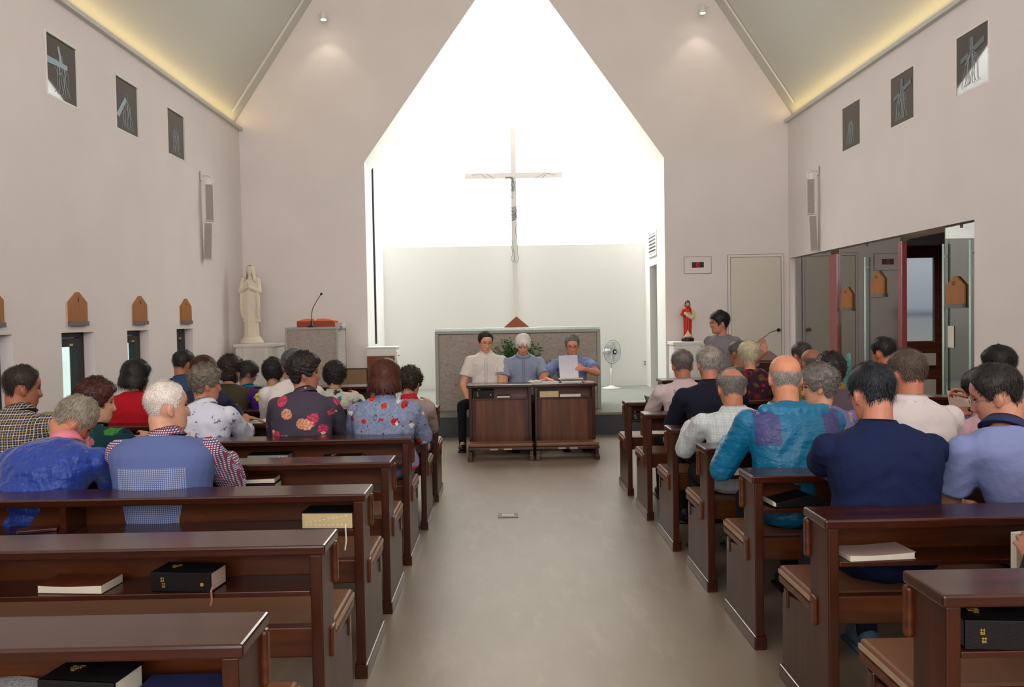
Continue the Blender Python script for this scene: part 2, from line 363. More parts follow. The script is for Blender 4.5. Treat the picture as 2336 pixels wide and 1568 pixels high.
def station(y, zc, side, kind, lab, rs):
    xw = XL - 0.014 if side < 0 else XR + 0.014; s = 1 if side < 0 else -1
    t = thing('station_picture', lab, 'engraved glass picture', (xw, y, zc), 0, 'engraved glass stations above the ' + ('left' if side < 0 else 'right') + ' wall')
    a_ = 0.27
    fr = MB()
    for u0, u1, v0, v1 in ((-a_, a_, 0.262, 0.28), (-a_, a_, -0.28, -0.262), (-a_, -a_ + 0.018, -0.262, 0.262), (a_ - 0.018, a_, -0.262, 0.262)):
        fr.box(min(0, 0.017 * s), max(0, 0.017 * s), u0, u1, v0, v1)
    fr.build('frame', M['white'], t)
    MB().box(-0.012, 0.0, -a_ + 0.018, a_ - 0.018, -0.262, 0.262).build('glass', pane_m.m, t)
    x = 0.002 * s if s > 0 else -0.014
    mb = MB(); figure(mb, x, 0.5, 0.52, kind, rs)
    if kind != 'plain': mb.build('engraving', etch, t)
    else: mb.build('engraving', etch, t)
    if kind == 'cross_arm':
        b = MB(); b.prism([(-0.24, 0.01), (0.10, 0.03), (0.10, 0.07), (-0.245, 0.07)], min(x, x + 0.002 * s), max(x, x + 0.002 * s), 'x'); b.prism([(-0.02, 0.07), (0.02, 0.07), (-0.03, 0.20), (-0.06, 0.20)], x, x + 0.002 * s, 'x'); b.build('engraved_cross', etch2, t)
    if kind == 'leaning':
        b = MB(); b.prism([(-0.235, -0.12), (-0.17, -0.14), (0.0, 0.07), (-0.03, 0.10)], x, x + 0.002 * s, 'x'); b.build('engraved_cross', etch2, t)
    if kind == 'crucifix':
        b = MB(); b.prism([(-0.03, 0.2), (0.03, 0.2), (0.03, 0.07), (-0.03, 0.07)], x, x + 0.002 * s, 'x'); b.prism([(-0.20, 0.10), (-0.04, 0.06), (-0.04, 0.11), (-0.2, 0.155)], x, x + 0.002 * s, 'x'); b.prism([(0.06, 0.03), (0.18, 0.0), (0.18, 0.05), (0.06, 0.08)], x, x + 0.002 * s, 'x'); b.build('engraved_cross', etch3, t)
for i, (y, kd, lb) in enumerate(((PYL[0], 'cross_arm', 'cut off by the photo edge'), (PYL[1], 'cross_arm', 'with a broad pale beam'), (PYL[2], 'leaning', 'with a slanted pale beam'), (PYL[3], 'plain', 'farthest and smallest'))):
    station(y, 3.72, -1, kd, 'dark engraved glass picture on the left wall, ' + lb, 11 + i)
for i, (y, kd, lb) in enumerate(((PYR[0], 'crucifix', 'nearest, with a large reflection'), (PYR[1], 'crucifix', 'middle one of three'), (PYR[2], 'plain', 'farthest and smallest'))):
    station(y, 3.74, 1, kd, 'dark engraved glass picture on the right wall, ' + lb, 31 + i)
# ------------------------------------------------------------------ slit windows with dark frames in the left wall
wg = glass('window_pane', (0.9, 0.97, 0.94, 1), 0.4)
for i, (ya, yb, za, zb) in enumerate(WINL):
    t = bpy.data.objects.new('window_%d' % (i + 1), None); COL.objects.link(t); t.location = (XL, ya, 0); struct(t)
    W_ = yb - ya
    fr = MB().box(-0.17, -0.10, 0, W_, zb - 0.05, zb).box(-0.17, -0.10, 0, 0.04, za, zb - 0.05).box(-0.17, -0.10, W_ - 0.05, W_, za, zb - 0.05).box(-0.17, -0.10, 0, W_, za, za + 0.06)
    fr.build('window_frame', M['dark'], t, bevel=0.004)
    sh = MB().box(-0.16, -0.09, W_ - 0.15, W_ - 0.052, za + 0.06, zb - 0.12).box(-0.16, -0.095, 0.04, W_ - 0.05, zb - 0.13, zb - 0.052)
    sh.build('sash', M['dark'], t, bevel=0.004)
    MB().box(-0.13, -0.126, 0.04, W_ - 0.15, za + 0.06, zb - 0.13).build('pane', wg, t)
    MB().box(-0.095, -0.085, 0.30, 0.35, zb - 0.125, zb - 0.105).build('catch', M['gold'], t)
# ------------------------------------------------------------------ house-shaped plaques
def plaque_mb(w_=0.155, h_=0.27):
    return [(-w_, -h_ / 2), (w_, -h_ / 2), (w_, h_ * 0.14), (0.018, h_ / 2 - 0.006), (-0.018, h_ / 2 - 0.006), (-w_, h_ * 0.14)]
def numeral(mb, txt, x, s, zc, h=0.034, side=1):
    seg = {'1': [(0, 0, 0, 1)], '2': [(0, 1, .5, 1), (.5, 1, .5, .5), (0, .5, .5, .5), (0, .5, 0, 0), (0, 0, .5, 0)], '3': [(0, 1, .5, 1), (.5, 1, .5, 0), (0, .5, .5, .5), (0, 0, .5, 0)],
           '4': [(0, 1, 0, .5), (0, .5, .5, .5), (.5, 1, .5, 0)], '5': [(.5, 1, 0, 1), (0, 1, 0, .5), (0, .5, .5, .5), (.5, .5, .5, 0), (0, 0, .5, 0)]}
    y = -0.02 * len(txt)
    for ch in txt:
        for a0, b0, a1, b1 in seg[ch]:
            mb.tube([(x, side * (y + a0 * h), zc + b0 * h), (x, side * (y + a1 * h), zc + b1 * h)], 0.0028, 5)
        y += 0.026
def plaque(y, zc, x, s, lab, txt, grp, rz=0):
    t = thing('station_plaque', lab, 'wooden plaque', (x, y, zc), rz, grp)
    MB().prism(plaque_mb(), min(0, 0.022 * s), max(0, 0.022 * s), 'x').build('board', M['plaque'], t, bevel=0.002)
    MB().box(min(0, 0.035 * s), max(0, 0.035 * s), -0.155, 0.155, -0.175, -0.135).build('ledge', M['grey'], t, bevel=0.002)
    mb = MB(); numeral(mb, txt, 0.0235 * s, s, 0.045, side=1 if s > 0 else -1); mb.build('number', plain('burnt_number', (88, 50, 22), 0.8), t)
for y, z, lb, tx in ((wy(5) - 0.155, 1.640, 'cut off by the left edge of the picture', '4'), ((wy(155) + wy(197)) / 2, 1.642, 'nearest in full view, above a slit window', '3'), ((wy(303) + wy(334)) / 2, 1.642, 'middle one, above the woman in red', '2'), ((wy(412) + wy(435)) / 2, 1.642, 'farthest and smallest, next to the wall speaker', '1')):
    plaque(y, z, XL, 1, 'wooden house-shaped plaque on the left wall, ' + lb, tx, 'house-shaped plaques on the left wall')
# ------------------------------------------------------------------ column speakers
k = NT('speaker_cloth'); f = k.noise(k.oc(), 300, 2); k.base(k.ramp(f, [(0.35, (150, 138, 128)), (0.65, (184, 172, 162))])); k.rough(0.9); spk = k.m
for x, y, zt, s, lab in ((XL, P(500, 700, x=XL + .02).y - .5, 3.28, 1, 'pale column loudspeaker on the left wall by the corner'), (XR, P(1852, 700, x=XR - .1).y, 3.30, -1, 'pale column loudspeaker on the right wall above the glass')):
    t = thing('column_speaker', lab, 'loudspeaker', (x, y, zt), .30 * s, 'column loudspeakers on the side walls')
    MB().box(min(0, 0.012 * s), max(0, 0.012 * s), -0.05, 0.05, 0.02, 0.14).tube([(0.01 * s, 0, 0.09), (0.10 * s, 0, 0.10), (0.14 * s, 0, 0.06), (0.14 * s, 0, -0.01)], 0.014, 8).box(0.10 * s - 0.03, 0.10 * s + 0.03, -0.035, 0.035, -0.02, 0.05).build('bracket', M['white'], t, bevel=0.003)
    for n_, (za, zb) in enumerate(((-0.50, -0.02), (-0.99, -0.51))):
        Mx = Matrix.Rotation(0.04 * s * (n_ * 1.0), 4, 'Y')
        c = MB().box(0.10 * s - 0.05, 0.10 * s + 0.05, -0.045, 0.03, za, zb, Mx).build('cabinet', M['white'], t, bevel=0.006)
        MB().box(0.10 * s - 0.044, 0.10 * s + 0.044, -0.051, -0.043, za + 0.01, zb - 0.012, Mx).build('grille', spk, c)
# ------------------------------------------------------------------ side room behind the glass
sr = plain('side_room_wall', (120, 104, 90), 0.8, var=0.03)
SX, SY0, SY1 = 8.2, 6.6, 13.3
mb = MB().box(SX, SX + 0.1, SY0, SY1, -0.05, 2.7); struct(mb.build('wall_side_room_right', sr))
mb = MB()
wx0, wx1, wz0, wz1 = P(2046, 585, y=SY1).x, P(2132, 585, y=SY1).x, P(2090, 781, y=SY1).z, P(2090, 586, y=SY1).z
mb.box(XR + 0.35, wx0, SY1, SY1 + 0.1, -0.05, 2.7).box(wx1, SX, SY1, SY1 + 0.1, -0.05, 2.7).box(wx0, wx1, SY1, SY1 + 0.1, -0.05, wz0).box(wx0, wx1, SY1, SY1 + 0.1, wz1, 2.7)
struct(mb.build('wall_side_room_front', wood('side_room_panel', (70, 32, 18), (104, 54, 30), 0, 0.4, 0.1)))
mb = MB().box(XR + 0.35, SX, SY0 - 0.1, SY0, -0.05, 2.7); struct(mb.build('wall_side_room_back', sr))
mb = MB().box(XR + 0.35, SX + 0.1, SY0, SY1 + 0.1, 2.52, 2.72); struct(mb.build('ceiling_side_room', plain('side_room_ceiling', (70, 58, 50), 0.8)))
mb = MB().box(XR + 0.35, SX, YF + 0.3, SY1, -0.12, 0); struct(mb.build('floor_side_room', M['floor']))
k = NT('frosted_window'); k.b.inputs['Base Color'].default_value = (0, 0, 0, 1); z = k.n('ShaderNodeSeparateXYZ'); k.l(k.oc(), z.inputs[0])
fz = k.math('MULTIPLY', z.outputs[2], 0.8); c = k.ramp(fz, [(0.0, (150, 150, 146)), (0.30, (140, 146, 150)), (0.36, (112, 118, 126)), (0.45, (150, 160, 170)), (1.0, (176, 184, 190))])
k.l(c, k.b.inputs['Emission Color']); k.b.inputs['Emission Strength'].default_value = 0.75; k.rough(0.4)
t = bpy.data.objects.new('window_5', None); COL.objects.link(t); t.location = (wx0, SY1, wz0); struct(t)
MB().box(0, wx1 - wx0, 0.03, 0.04, 0, wz1 - wz0).build('pane', k.m, t)
fr = MB(); W_, H_ = wx1 - wx0, wz1 - wz0
fr.box(0, W_, -0.01, 0.03, 0, 0.02).box(0, W_, -0.01, 0.03, H_ - 0.02, H_).box(0, 0.02, -0.01, 0.03, 0.02, H_ - 0.02).box(W_ - 0.02, W_, -0.01, 0.03, 0.02, H_ - 0.02); fr.build('window_frame', M['grey'], t)
# red-brown door in the side room
dx0, dx1 = P(1844, 700, y=SY1).x, P(1890, 700, y=SY1).x
t = bpy.data.objects.new('door_1', None); COL.objects.link(t); t.location = (dx0, SY1 - 0.03, 0); struct(t)
MB().box(0, 0.9, -0.02, 0.025, 0, P(1865, 588, y=SY1).z).build('leaf', M['door_wood'], t)
# white boards under the frosted window
for n_, (ya, yb) in enumerate(((806, 835), (866, 905))):
    p0, p1 = P(2050, yb, y=SY1 - 0.06), P(2131, ya, y=SY1 - 0.06)
    mb = MB().box(p0.x, p1.x + 0.02, SY1 - 0.08, SY1 - 0.002, p0.z, p1.z)
    tag(mb.build('wall_shelf', plain('shelf_front', (190, 182, 172), 0.6)), ('upper' if n_ == 0 else 'lower') + ' pale board under the frosted window in the side room', 'shelf', 'pale boards in the side room')
# glazed partition
gl = glass('partition_glass', (0.88, 0.89, 0.85, 1), 3.2, 1.5)
ge = plain('green_glass_edge', (40, 132, 100), 0.15, spec=0.8)
ms = plain('maroon_post', (140, 66, 68), 0.3, coat=0.3)
def yat(px): return XR * 1.0 / ((P(px, 700, x=XR) - CAM).x) * (P(px, 700, x=XR).y)
ypx = lambda px: P(px, 700, x=XR).y
panes = [(1806, 1886, 'farthest one'), (1904, 2042, 'long middle one'), (2142, 2219, 'nearest, with a white notice')]
for n_, (pa, pb, lb) in enumerate(panes):
    y1, y0 = ypx(pa), ypx(pb)
    t = thing('glass_panel', 'tall clear glass panel in the partition, ' + lb, 'glass panel', (XR + 0.06, y0, 0), 0, 'glass partition panels')
    MB().box(0, 0.01, 0.008, y1 - y0 - 0.008, 0.01, GZ - 0.012).build('pane', gl, t)
    MB().box(-0.001, 0.011, 0, 0.008, 0.01, GZ - 0.012).build('near_edge', ge, t)
    MB().box(-0.001, 0.011, y1 - y0 - 0.008, y1 - y0, 0.01, GZ - 0.012).build('far_edge', ge, t)
    if n_ != 0:
        MB().lathe([(0.014, 0), (0.018, 0.01), (0.018, 0.03), (0.002, 0.04)], (0.005, (y1 - y0) * 0.5, GZ - 0.042), 10).build('clamp', M['grey'], t)
for pa, pb, lb in ((1886, 1904, 'wide maroon post between two glass panels'), (2042, 2051, 'narrow maroon post beside the open gap in the glass')):
    y1, y0 = ypx(pa), ypx(pb); mb = MB().box(XR + 0.03, XR + 0.09, y0 + 0.004, y1 - 0.004, 0.0, GZ - 0.06)
    tag(mb.build('partition_post', ms, bevel=0.004), lb, 'post', 'maroon partition posts')
# pale bars added to imitate bright reflecting vertical edges of the panes
for px, lb in ((1968, 'pale bar imitating a bright edge in the middle of the long glass pane'), (2145, 'pale bar imitating the bright glass edge at the open gap'), (2206, 'pale bar imitating a bright edge in the nearest glass pane')):
    yy = ypx(px); mb = MB().tube([(XR + 0.03, yy, 0.25), (XR + 0.03, yy, 2.12)], 0.011, 10)
    for zz in (0.4, 2.0): mb.tube([(XR + 0.03, yy, zz), (XR + 0.065, yy, zz)], 0.007, 6)
    tag(mb.build('edge_glint_bar', plain('bright_edge_paint', (196, 222, 214), 0.35), smooth=True), lb, 'rail', 'bars imitating bright edges on the glass')
def glass_plaque(px, py, lab, tx):
    p = P(px, py, x=XR + 0.05); plaque(p.y, p.z, XR + 0.058, -1, lab, tx, 'house-shaped plaques on the glass')
glass_plaque(1932, 678, 'light wooden house-shaped plaque on the glass, farthest and lowest', '14')
glass_plaque(2003, 644, 'light wooden house-shaped plaque on the glass, the middle one, hung higher', '13')
glass_plaque(2181, 661, 'light wooden house-shaped plaque on the nearest glass panel', '12')
p0, p1 = P(2161, 793, x=XR + 0.05), P(2175, 744, x=XR + 0.05)
mb = MB().box(XR + 0.053, XR + 0.056, p1.y, p0.y, p0.z, p1.z); tag(mb.build('notice_sheet', M['page']), 'small white notice stuck upright on the nearest glass panel', 'notice')
p0, p1 = P(2041, 549, y=11.0), P(2070, 538, y=11.0)
mb = MB().box(p0.x, p1.x, 10.96, 11.04, p0.z, 2.52); tag(mb.build('exit_light', plain('lamp_box', (235, 235, 220), 0.4), bevel=0.004), 'white box lamp on the ceiling of the side room', 'lamp')
p0, p1 = P(1918, 597, y=11.6), P(1941, 570, y=11.6)
# ------------------------------------------------------------------ door, clock, switch, sockets, vent on the front walls
t = bpy.data.objects.new('door_2', None); COL.objects.link(t); pd0, pd1 = P(1660, 582, y=YF), P(1787, 582, y=YF); t.location = (pd0.x, YF, PZ); struct(t)
W_, H_ = pd1.x - pd0.x, pd0.z - PZ + 0.0
fr = MB().box(0, 0.035, -0.012, 0.02, 0, H_).box(W_ - 0.035, W_, -0.012, 0.02, 0, H_).box(0.035, W_ - 0.035, -0.012, 0.02, H_ - 0.035, H_); fr.build('door_frame', M['wall'], t, bevel=0.003)
gap_shade = plain('painted_gap_shade', (128, 108, 100), .8)  # dark strips painted as the shade in the gaps round door and clock panel
MB().box(0.035, 0.041, -0.0095, 0.015, 0, H_ - 0.035).box(W_ - 0.041, W_ - 0.035, -0.0095, 0.015, 0, H_ - 0.035).box(0.035, W_ - 0.035, -0.0095, 0.015, H_ - 0.041, H_ - 0.035).box(-.006, 0, -.004, 0.015, 0, H_).box(W_, W_ + .006, -.004, 0.015, 0, H_).box(0, W_, -.004, 0.015, H_, H_ + .006).build('door_gap_shade', gap_shade, t)
MB().box(0.04, W_ - 0.04, -0.008, 0.015, 0.01, H_ - 0.04).build('leaf', plain('door_paint', (224, 217, 203), 0.5, var=0.01), t, bevel=0.002)
kp = P(1776, 753, y=YF) - t.location
MB().lathe([(0.001, 0.0), (0.03, 0.002), (0.03, 0.01), (0.012, 0.015), (0.012, 0.035), (0.028, 0.05), (0.028, 0.065), (0.001, 0.078)], n=16).build('door_knob', M['chrome'], t, True).location = (kp.x - 0.01, -0.01, kp.z)
bpy.data.objects['door_knob'].rotation_euler = (math.pi / 2, 0, 0)
p0, p1 = P(1561, 624, y=YF), P(1622, 586, y=YF)
t = thing('wall_clock', 'white wall panel with a small red digital display beside the door', 'digital display', ((p0.x + p1.x) / 2, YF, (p0.z + p1.z) / 2))
w2, h2 = (p1.x - p0.x) / 2, (p1.z - p0.z) / 2
MB().box(-w2, w2, -0.010, 0, -h2, h2).build('panel', M['wall'], t, bevel=0.003); MB().box(-w2 - .006, w2 + .006, -0.004, 0, -h2 - .006, h2 + .006).build('panel_gap_shade', gap_shade, t)
q0, q1 = P(1578, 611, y=YF) - t.location, P(1605, 598, y=YF) - t.location
d_ = MB().box(q0.x, q1.x, -0.014, -0.010, q0.z, q1.z).build('display', plain('display_black', (40, 10, 16), 0.2), t)
mb = MB(); cx = (q0.x + q1.x) / 2; hh = (q1.z - q0.z) * 0.32; cz = (q0.z + q1.z) / 2
for a0, b0, a1, b1 in ((-.016, -1, .016, -1), (.016, -1, .016, 1), (.016, 1, -.016, 1), (-.016, 1, -.016, -1), ): mb.tube([(cx + a0, -0.016, cz + b0 * hh), (cx + a1, -0.016, cz + b1 * hh)], 0.0045, 5)
mb.build('digit', emit('red_digit', (190, 20, 30), 1.2), d_)
def plate(name, lab, cat, px, py, y, w_, h_, extra):
    p = P(px, py, y=y); t = thing(name, lab, cat, (p.x, y, p.z)); MB().box(-w_, w_, -0.008, 0, -h_, h_).build('plate', M['wall'], t, bevel=0.002)
    extra(t); return t
plate('light_switch', 'white double wall switch left of the altar recess', 'switch', 802, 737, YF, 0.035, 0.055, lambda t: MB().box(-0.018, 0.018, -0.012, -0.008, -0.03, 0.03).build('rocker', M['white'], t, bevel=0.002))
def sock(t):
    for z_ in (0.022, -0.018): MB().lathe([(0.001, 0.0), (0.014, 0.0), (0.014, 0.004), (0.001, 0.004)], (0, 0, 0), 12).build('outlet_hole', M['grey'], t).location = (0, -0.008, z_)
    for c in t.children:
        if c.name.startswith('outlet'): c.rotation_euler = (math.pi / 2, 0, 0)
st = plate('wall_socket', 'white double wall socket low on the recess wall beside the fan', 'socket', 1471, 829, AY, 0.045, 0.062, sock)
sp = st.location
tag(MB().tube([(sp.x + 0.01, AY - 0.012, sp.z - 0.03), (sp.x + 0.04, AY - 0.03, sp.z - 0.12), (sp.x + 0.045, AY - 0.02, PZ + 0.1), (sp.x + 0.02, AY - 0.03, PZ + 0.01), (sp.x - 0.15, AY - 0.05, PZ + 0.006)], 0.003, 6).build('power_cord', M['white'], smooth=True), 'thin white cord hanging from the socket beside the fan', 'cord')
# vent grille on the apse right wall
vz0, vz1 = 2.42, 2.82
t = bpy.data.objects.new('trim_7', None); COL.objects.link(t); t.location = (CX + OW - 0.001, DY0 - 0.02, vz0); struct(t)
L_ = DY1 - DY0
fr = MB().box(-0.02, 0, 0, L_, 0, 0.04).box(-0.02, 0, 0, L_, 0.36, 0.4).box(-0.02, 0, 0, 0.04, 0.04, 0.36).box(-0.02, 0, L_ - 0.04, L_, 0.04, 0.36); fr.build('vent_frame', M['white'], t)
MB().box(-0.004, 0, 0.04, L_ - 0.04, 0.04, 0.36).build('vent_backing', M['dark'], t)
sl = MB()
for n_ in range(6): sl.box(-0.016, -0.006, 0.04, L_ - 0.04, 0.05 + n_ * 0.055, 0.076 + n_ * 0.055)
sl.build('louvre', M['white'], t)

# ------------------------------------------------------------------ crucifix with wire figure
CY = 13.65
pt, pl_, pr_, pc = P(1170, 289, y=CY), P(1060, 402, y=CY), P(1283, 400, y=CY), P(1171, 401, y=CY)
t = thing('crucifix', 'tall slim pale cross with a wire figure standing behind the altar', 'crucifix', (pc.x, CY, PZ))
cm = plain('cross_paint', (240, 238, 230), 0.6, var=0.01)
hw = 0.043
MB().box(-hw, hw, -0.03, 0.03, 0, pt.z - PZ).build('post', cm, t, bevel=0.003)
MB().box(pl_.x - pc.x, -hw, -0.028, 0.028, pc.z - PZ - 0.045, pc.z - PZ + 0.045).box(hw, pr_.x - pc.x, -0.028, 0.028, pc.z - PZ - 0.045, pc.z - PZ + 0.045).build('crossbar', cm, t, bevel=0.003)
wm = plain('grey_wire', (112, 112, 114), 0.5, metal=0.4)
wire = MB(); wz = 4.48                                 # zoom scale of the close view
def W(*pts, r=0.0032, off=0.06):
    q = [P(1020 + a / wz, 270 + b / wz, y=CY - off) - Vector((pc.x, CY, PZ)) for a, b in pts]
    out = []
    for i in range(len(q) - 1):
        p0_, p1_, p2_, p3_ = q[max(i - 1, 0)], q[i], q[i + 1], q[min(i + 2, len(q) - 1)]
        for j in range(5):
            u = j / 5; out.append(0.5 * ((2 * p1_) + (p2_ - p0_) * u + (2 * p0_ - 5 * p1_ + 4 * p2_ - p3_) * u * u + (3 * p1_ - p0_ - 3 * p2_ + p3_) * u ** 3))
    out.append(q[-1]); wire.tube(out, r, 6)
W((250, 580), (290, 575), (330, 563), (360, 580), (405, 620)); W((398, 568), (440, 590), (480, 618), (520, 625))
W((1110, 572), (1080, 578), (1040, 562), (1010, 570), (965, 618)); W((1000, 555), (965, 580), (920, 600), (868, 625))
W((580, 660), (590, 620), (625, 600), (660, 610), (680, 650), (688, 690), (670, 735), (640, 742)); W((600, 625), (640, 605), (665, 625), (655, 660), (665, 700), (655, 740))
rr = random.Random(3)
for n_ in range(14):
    a0, b0 = 650 + rr.uniform(0, 22), 625 + n_ * 8; W((a0, b0), (a0 + 18, b0 + 6), (a0 + 6, b0 + 14), (a0 + 26, b0 + 20), r=0.0026)
for n_ in range(7):
    a0 = 590 + n_ * 12; W((a0, 612 + rr.uniform(-6, 6)), (a0 + 8, 598), (a0 + 14, 625), (a0 + 22, 605), r=0.0026)
W((680, 650), (705, 650)); W((600, 880), (640, 900), (665, 922), (700, 905), (745, 897)); W((583, 917), (630, 925), (665, 945)); W((745, 897), (742, 940), (735, 1010), (705, 1100), (702, 1180), (718, 1240), (720, 1390), (730, 1430), (712, 1475), (690, 1450), (688, 1390), (670, 1300), (655, 1215), (640, 1100), (635, 1010))
W((610, 790), (598, 880), (583, 930), (590, 1010), (612, 1120), (635, 1220), (660, 1320), (668, 1390), (655, 1430), (670, 1466), (692, 1450)); W((590, 1010), (650, 1012), (735, 1012))
for n_ in range(9):
    a0, b0 = 655 + rr.uniform(-4, 14), 915 + n_ * 11; W((a0, b0), (a0 + 30, b0 - 8), (a0 + 48, b0 + 18), (a0 + 16, b0 + 38), (a0 + 4, b0 + 22), r=0.003)
W((655, 940), (690, 960), (700, 1000), (660, 1048), (690, 1030)); W((668, 700), (672, 760), (668, 820), (640, 780), (612, 770))
wire.build('wire_figure', wm, t, True)
# ------------------------------------------------------------------ altar
a0, a1 = P(995, 934, y=10.62), P(1372, 934, y=10.62); az = P(1180, 748, y=10.62).z
t = thing('altar', 'wide rough grey stone altar block at the centre of the platform', 'altar', ((a0.x + a1.x) / 2, 10.62, PZ))
hw2 = (a1.x - a0.x) / 2; ah = az - PZ
mb = MB(); nx, nz_ = 150, 64
mb.box(-hw2 + 0.045, hw2 - 0.045, 0.03, 0.9, 0.0, ah - 0.075); mb.build('core', M['altar'], t)
gv = []; gf = []
for j in range(nz_ + 1):
    for i in range(nx + 1):
        x = (-hw2 + 0.05) + (2 * hw2 - 0.1) * i / nx; z_ = 0.005 + (ah - 0.085) * j / nz_
        d = noise.fractal(Vector((x * 9, z_ * 12, 0.3)), 0.9, 2.2, 4) * 0.010 * min(1, min(i, nx - i, j, nz_ - j) / 3)
        gv.append((x, 0.020 - abs(d) - 0.001, z_))
for j in range(nz_):
    for i in range(nx): q = j * (nx + 1) + i; gf.append((q, q + 1, q + nx + 2, q + nx + 1))
MB().add(gv, gf).build('chiselled_face', M['altar'], t, False)
MB().box(-hw2, hw2, 0, 0.95, ah - 0.07, ah - 0.035).box(-hw2, -hw2 + 0.045, 0, 0.95, 0, ah - 0.07).box(hw2 - 0.045, hw2, 0, 0.95, 0, ah - 0.07).build('rim', M['altar_rim'], t, bevel=0.006)
MB().box(-hw2 + 0.01, hw2 - 0.01, 0.01, 0.94, ah - 0.035, ah).build('glass_top', plain('pale_glass_top', (196, 216, 205), 0.2, coat=0.5), t, bevel=0.004)
p0 = P(1178, 722, y=11.15)
mb = MB().prism([(-0.17, 0), (0.17, 0), (0, p0.z - az - 0.002)], 0, 0.12, 'y'); o = mb.build('book_stand', wood('stand_wood', (130, 58, 30), (170, 86, 50), 0, .5, 0)); o.location = (p0.x, 11.1, az + 0.002)
tag(o, 'brown wooden gable-shaped stand on top of the altar', 'stand')
# ------------------------------------------------------------------ lectern with books and microphone
l0, l1 = P(650, 748, y=10.95), P(770, 748, y=10.95); lz = l0.z
t = thing('lectern', 'square rough grey stone lectern on the left of the platform', 'lectern', (l0.x, 10.95, PZ))
W_, H_, D_ = l1.x - l0.x, lz - PZ, 0.62
MB().box(0.03, W_ - 0.03, 0.012, D_ - 0.012, 0, H_ - 0.03).box(0.012, W_ - 0.012, 0.03, D_ - 0.03, 0, H_ - 0.03).build('block', M['altar'], t)
MB().box(0, 0.03, 0, D_, 0, H_ - 0.03).box(W_ - 0.03, W_, 0, 0.03, 0, H_ - 0.03).box(W_ - 0.03, W_, D_ - 0.03, D_, 0, H_ - 0.03).box(0, W_, 0, D_, H_ - 0.03, H_).build('rim', M['altar_rim'], t, bevel=0.003)
# red box stand and open book
b0, b1 = P(677, 745, y=11.08), P(762, 745, y=11.08)
o = MB().box(0, b1.x - b0.x, 0, 0.3, 0, 0.075).build('book_box', plain('red_leather_box', (150, 52, 22), 0.5), bevel=0.003); o.location = (b0.x, 11.08, lz + 0.001); tag(o, 'flat red-brown book rest lying on the stone lectern', 'book rest')
t = thing('open_book', 'open orange-paged missal on the red book rest', 'book', ((b0.x + b1.x) / 2, 11.22, lz + 0.077))
wB = (b1.x - b0.x) / 2
for s in (-1, 1):
    prof = [(0, 0.0), (0.02 * s, 0.034), (wB * 0.5 * s, 0.037), (wB * 0.97 * s, 0.012), (wB * 0.97 * s, 0.0)]
    MB().prism(prof, -0.13, 0.13, 'y').build('page_block', plain('orange_page', (228, 118, 60), 0.6), t)
MB().box(-wB, wB, -0.135, 0.135, -0.001, 0.002).build('cover', plain('red_cover', (130, 24, 18), 0.5), t)
b2 = P(762, 745, y=11.2)
o = MB().box(0, 0.10, 0, 0.2, 0, 0.05).build('small_book', plain('pink_book', (196, 170, 172), 0.6), bevel=0.003); o.location = (b1.x + 0.005, 11.1, lz + 0.001); tag(o, 'small pale pink book beside the book rest on the lectern', 'book')
def gooseneck(name, lab, base, pts, cord=False, bs=0.06):
    t = thing(name, lab, 'microphone', base)
    MB().lathe([(bs, 0), (bs, 0.012), (bs * 0.7, 0.022), (0.014, 0.03), (0.011, 0.09), (0.002, 0.09)], n=20).build('base', M['dark'], t, True)
    q = [Vector(p) - Vector(base) for p in pts]
    MB().tube([Vector((0, 0, 0.03))] + q, 0.006, 8).build('neck', M['grey'], t, True)
    MB().ell(q[-1], (0.017, 0.017, 0.017)).build('microphone_head', M['black'], t, True)
    return t
mbp = P(711, 745, y=11.0); mbp.z = lz
gooseneck('gooseneck_microphone', 'black gooseneck microphone standing on the stone lectern', mbp, [P(711, 715, y=11.0), P(714, 702, y=11.0), P(724, 684, y=11.0), P(733, 671, y=11.0)])
# ------------------------------------------------------------------ drawer cabinet, chair, statue tables
c0, c1 = P(838, 885, y=11.9), P(905, 885, y=11.9); cz = P(870, 795, y=11.9).z
t = thing('drawer_cabinet', 'white-topped drawer cabinet with a brown back left of the altar', 'cabinet', (c0.x, 11.9, PZ))
W_, H_, D_ = c1.x - c0.x, cz - PZ, 0.36
MB().box(0, W_, 0.01, D_, 0, H_).build('body', M['white'], t, bevel=0.004); MB().box(0.005, W_ - 0.02, 0.0, 0.01, 0, H_ - 0.11).build('back_panel', wood('panel_brown', (112, 62, 38), (146, 88, 56), 2), t)
MB().box(-0.01, W_ + 0.012, 0, D_ + 0.02, H_, H_ + 0.018).build('top', M['white'], t, bevel=0.003)
for n_ in range(4):
    za = 0.08 + n_ * (H_ - 0.12) / 4; d = MB().box(W_, W_ + 0.012, 0.02, D_ - 0.02, za, za + (H_ - 0.12) / 4 - 0.012).build('drawer', M['white'], t, bevel=0.002)
    MB().ell((W_ + 0.018, 0.18, za + 0.09), (0.008, 0.012, 0.008)).build('knob', M['dark'], d, True)
